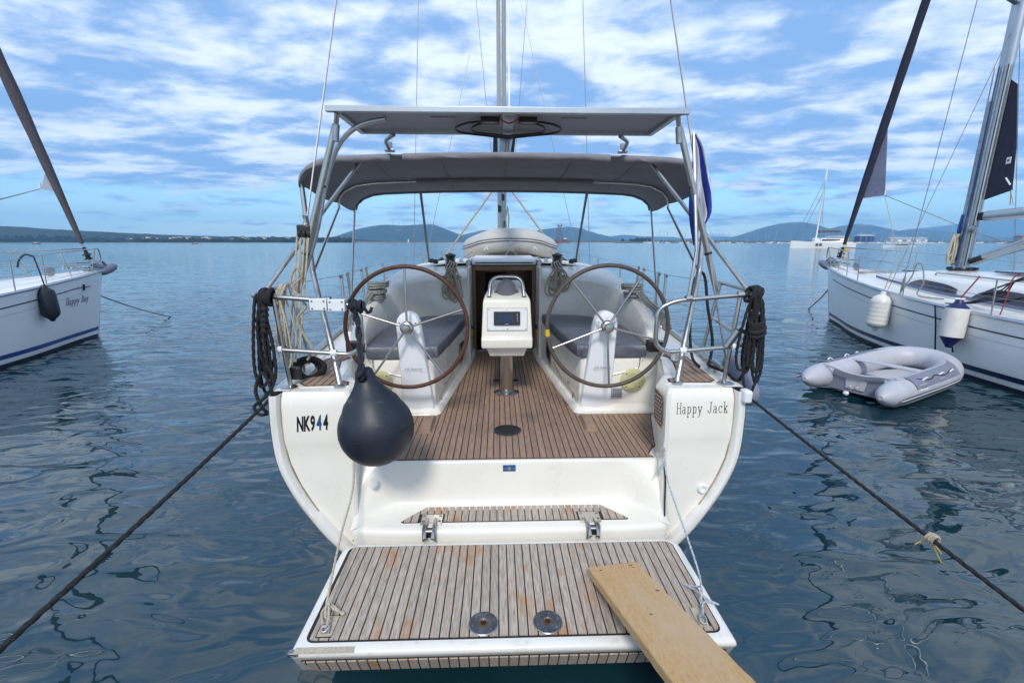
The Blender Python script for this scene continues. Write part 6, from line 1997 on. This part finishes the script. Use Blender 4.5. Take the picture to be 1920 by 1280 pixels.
MB().box((0, -.12, .405), (1.02, .20, .022)).build('seat', M['pvcl'], DI, bevel=.006)
for s in (-1, 1):
    MB().box((s*.47, -.12, .385), (.06, .34, .02)).build('seat_slide', M['pvcd'], DI, bevel=.005)
MB().lathe([(.03, -.03), (.045, 0), (.03, .03)], (-.08, -1.20, .05), n=12).build('drain_plug', M['white'], DI)
MB().tube(smooth([(-.08, -1.19, .06), (.05, -1.18, .20), (.10, -1.16, .30)], 4), .004, 5).build('plug_cord', M['ropew'], DI)

# ================================================================ FAR BOATS
def small_hull(L_, B_, fb, n=12):
    rows = []
    for i in range(n + 1):
        t = i / n
        y = lerp(-L_/2, L_/2, t)
        w = B_/2 * (1 - max(0, (t - .45)/.55)**2.2) * (.82 + .18*min(1, t*3))
        z = fb * (1 + .35*t*t)
        w = max(w, .02)
        rows.append([(-w, y, z), (-w*.9, y, z*.4), (-w*.7, y, -.3), (w*.7, y, -.3), (w*.9, y, z*.4), (w, y, z)])
    return rows
# catamaran at anchor
CF = Frame((111.8, 168, 0), R(64))
CT = thing('catamaran', 'white sailing catamaran anchored beyond the right yacht bow', 'catamaran', CF, (0, 0, 0))
for s in (-1, 1):
    rows = [[(x + s*4.0, y, z) for x, y, z in r_] for r_ in small_hull(21, 2.2, 2.1)]
    ch = MB().loft(rows, True, True, True).build('hull', M['white2'], CT)
    for y in (1.0, 2.2):
        MB().box((s*5.06, y, 1.35), (.1, .95, .9)).build('hull_window', M['glass'], ch, bevel=.08)
MB().prism([(-4, -9), (4, -9), (4, 3.5), (-4, 3.5)], 1.6, 2.3).build('bridge_deck', M['white2'], CT, bevel=.1)
cab = MB().loft([[(x*k, y, z) for x, y in ((-4.3, -6.5), (4.3, -6.5), (4.0, 1.2), (2.0, 3.4), (-2.0, 3.4), (-4.0, 1.2))] for z, k in ((2.2, 1.0), (2.9, .98), (3.7, .86), (3.8, .8))], True, False, True).build('cabin', M['white2'], CT, angle=30)
for s in (-1, 1):
    MB().box((s*4.02, -2.4, 3.05), (.25, 6.0, .75)).build('cabin_window', M['glass'], cab, bevel=.1)
MB().box((0, 2.75, 3.0), (4.6, .9, .7)).build('cabin_window', M['glass'], cab, bevel=.1)
MB().box((0, -4.6, 4.35), (8.2, 6.8, .22)).build('hard_top', M['white2'], CT, bevel=.1)
for s in (-1, 1):
    for y in (-7.6, -1.6):
        MB().box((s*3.6, y, 3.3), (.25, .25, 2.1)).build('hard_top_post', M['white2'], CT)
cmst = MB().loft([oval((0, 2.2 - (z - 4)*.02, z), .17, .28) for z in (3.6, 16, 29)], True, True, True).build('mast', M['white2'], CT)
MB().box((0, -2.0, 6.3), (.5, 7.8, .9)).build('sail_bag', M['sailg'], cmst, bevel=.2)
for p0, p1 in (((0, 10, 2.6), (0, 1.8, 25)), ((0, 8.2, 2.6), (0, 1.8, 21)), ((4, 1, 2.6), (0, 1.8, 26)), ((-4, 1, 2.6), (0, 1.8, 26))):
    MB().tube([p0, p1], .09, 5).build('stay', M['wire'], cmst)
CT.scale = (.88, .90, .93)
# small motor launch
fr = Frame((158, 190, 0), R(75))
ln = thing('motorboat', 'low white motorboat just right of the catamaran', 'boat', fr, (0, 0, 0))
MB().loft(small_hull(11, 3.2, .7), True, True, True).build('hull', M['white2'], ln)
MB().box((0, -1, 1.0), (2.2, 3.5, .5)).build('cabin', M['glass'], ln, bevel=.15)
# yellow mooring buoy
by = thing('buoy', 'yellow marker buoy on the water left of the right mast', 'buoy', WORLD, (92, 128, 0))
MB().lathe([(.5, -.2), (.6, .2), (.5, .5), (.12, .6)], (92, 128, 0), n=14).build('float', M['yellow'], by)
MB().tube([(92, 128, .5), (92, 128, 2.6)], .09, 8).build('pole', M['yellow'], by)
MB().box((92, 128, 2.8), (.9, .2, .7)).build('topmark', M['yellow'], by, bevel=.1)
# red crane barge
CB = Frame((98, 940, 0), R(15))
cr = thing('crane_barge', 'red crane barge with lattice tower below the middle hills', 'barge', CB, (0, 0, 0))
MB().prism([(-15, -6), (17, -6), (19, 0), (17, 6), (-15, 6)], -.5, 3.0).build('hull', M['rust'], cr, bevel=.3)
MB().box((9, 0, 5.2), (9, 7, 4.4)).build('deckhouse', M['rust'], cr, bevel=.3)
MB().box((9, -1, 8.4), (5, 4, 2.2)).build('wheelhouse', M['white2'], cr, bevel=.2)
MB().box((-6, 0, 4.6), (8, 8, 3.2)).build('winch_house', M['rust'], cr, bevel=.3)
tw = MB()
legs = [((-9, -4, 3), (-4.5, -1.5, 32)), ((-9, 4, 3), (-4.5, 1.5, 32)), ((4, -4, 3), (-1.0, -1.5, 32)), ((4, 4, 3), (-1.0, 1.5, 32))]
for a, b in legs:
    tw.tube([a, b], .28, 5)
for k in range(6):
    t0, t1 = k/6, (k+1)/6
    for (a, b), (c, d) in ((legs[0], legs[2]), (legs[1], legs[3]), (legs[0], legs[1])):
        p0, p1 = Vector(a).lerp(Vector(b), t0), Vector(c).lerp(Vector(d), t1)
        tw.tube([p0, p1], .2, 4)
        tw.tube([Vector(a).lerp(Vector(b), t1), Vector(c).lerp(Vector(d), t1)], .18, 4)
tw.box((-2.8, 0, 32.5), (8, 5, 1.2))
tw.box((-6, 0, 35), (1.2, 3, 4))
tw.box((.6, 0, 35), (1.2, 3, 4))
tw.build('crane_tower', M['rust'], cr, flat=True)
# little boats on the far left water
for x, y, s_, lab, m_ in ((-430, 420, 1.6, 'small brown rowing boat on the water at the left edge', 'wood'), (-300, 440, 1.2, 'tiny orange boat far out on the left water', 'red')):
    f_ = Frame((x * 1.0, y, 0), R(80))
    b_ = thing('rowing_boat', lab, 'boat', f_, (0, 0, 0))
    MB().loft([[(p[0]*s_, p[1]*s_, p[2]*s_) for p in r_] for r_ in small_hull(5, 1.9, .6)], True, True, True).build('hull', M[m_], b_)
    MB().box((0, -.6, .8*s_), (1.2*s_, .9*s_, .5*s_)).build('thwart', M['white2'], b_, bevel=.05)

# marina: rows of moored yachts in front of the low shore
rnd = random.Random(21)
my = thing('moored_yacht', 'tiny white moored yacht with bare mast in the far marina', 'sailboat', WORLD, (0, 0, 0), 'yachts in the far marina')
MB().loft(small_hull(11, 3.4, 1.2), True, True, True).build('hull', M['white2'], my)
MB().loft([[(-.95*k, y, z), (-.8*k, y, z + .55*k), (.8*k, y, z + .55*k), (.95*k, y, z)] for y, z, k in ((-2.5, 1.2, 1), (0, 1.25, 1), (2.2, 1.3, .5))], False, True, True).build('cabin', M['glass'], my)
MB().tube([(0, .6, 1.3), (0, .5, 16)], [.20, .15], 6).build('mast', M['alu'], my)
MB().tube([(0, .5, 2.9), (0, -4.2, 2.9)], .22, 6).build('boom', M['blue'], my)
first = True
for i in range(118):
    o = my if first else copy_tree(my)
    first = False
    r_ = rnd.random()
    x = rnd.uniform(330, 900) if r_ < .8 else rnd.uniform(215, 330)
    y = rnd.uniform(665, 755) if x > 330 else rnd.uniform(720, 755)
    o.location = (x, y, 0)
    o.rotation_euler = (0, rnd.uniform(-.012, .012), R(rnd.choice([85, 95, -88, -94, 5, 178])) + rnd.uniform(-.2, .2))
    k = rnd.uniform(.8, 1.45)
    o.scale = (k, k, k * rnd.uniform(.9, 1.15))
# marina sheds
for x, y, w_, h_, m_, lab in ((650, 770, 60, 4.5, 'white2', 'long white marina shed behind the catamaran'), (583, 772, 24, 9, 'blue', 'blue marina building behind the catamaran'), (860, 775, 40, 8, 'panelw', 'pale marina building at the far right shore')):
    sh_ = thing('shed', lab, 'building', WORLD, (x, y, 2))
    MB().box((x, y, 2 + h_/2), (w_, 14, h_)).build('wall', M[m_], sh_, flat=True)
    MB().add([(x - w_/2 - 1, y - 8, 2 + h_), (x + w_/2 + 1, y - 8, 2 + h_), (x + w_/2 + 1, y + 8, 2 + h_), (x - w_/2 - 1, y + 8, 2 + h_), (x - w_/2, y, 5 + h_), (x + w_/2, y, 5 + h_)],
             [(0,1,5,4), (1,2,5), (2,3,4,5), (3,0,4), (0,3,2,1)]).build('roof', M['panelw'] if m_ != 'panelw' else M['hroof'], sh_, flat=True)
    for k in range(4):
        MB().box((x - w_/2 + w_*(k + .5)/4, y - 7.05, 2 + h_*.5), (w_*.12, .2, h_*.35)).build('window', M['glass'], sh_, flat=True)
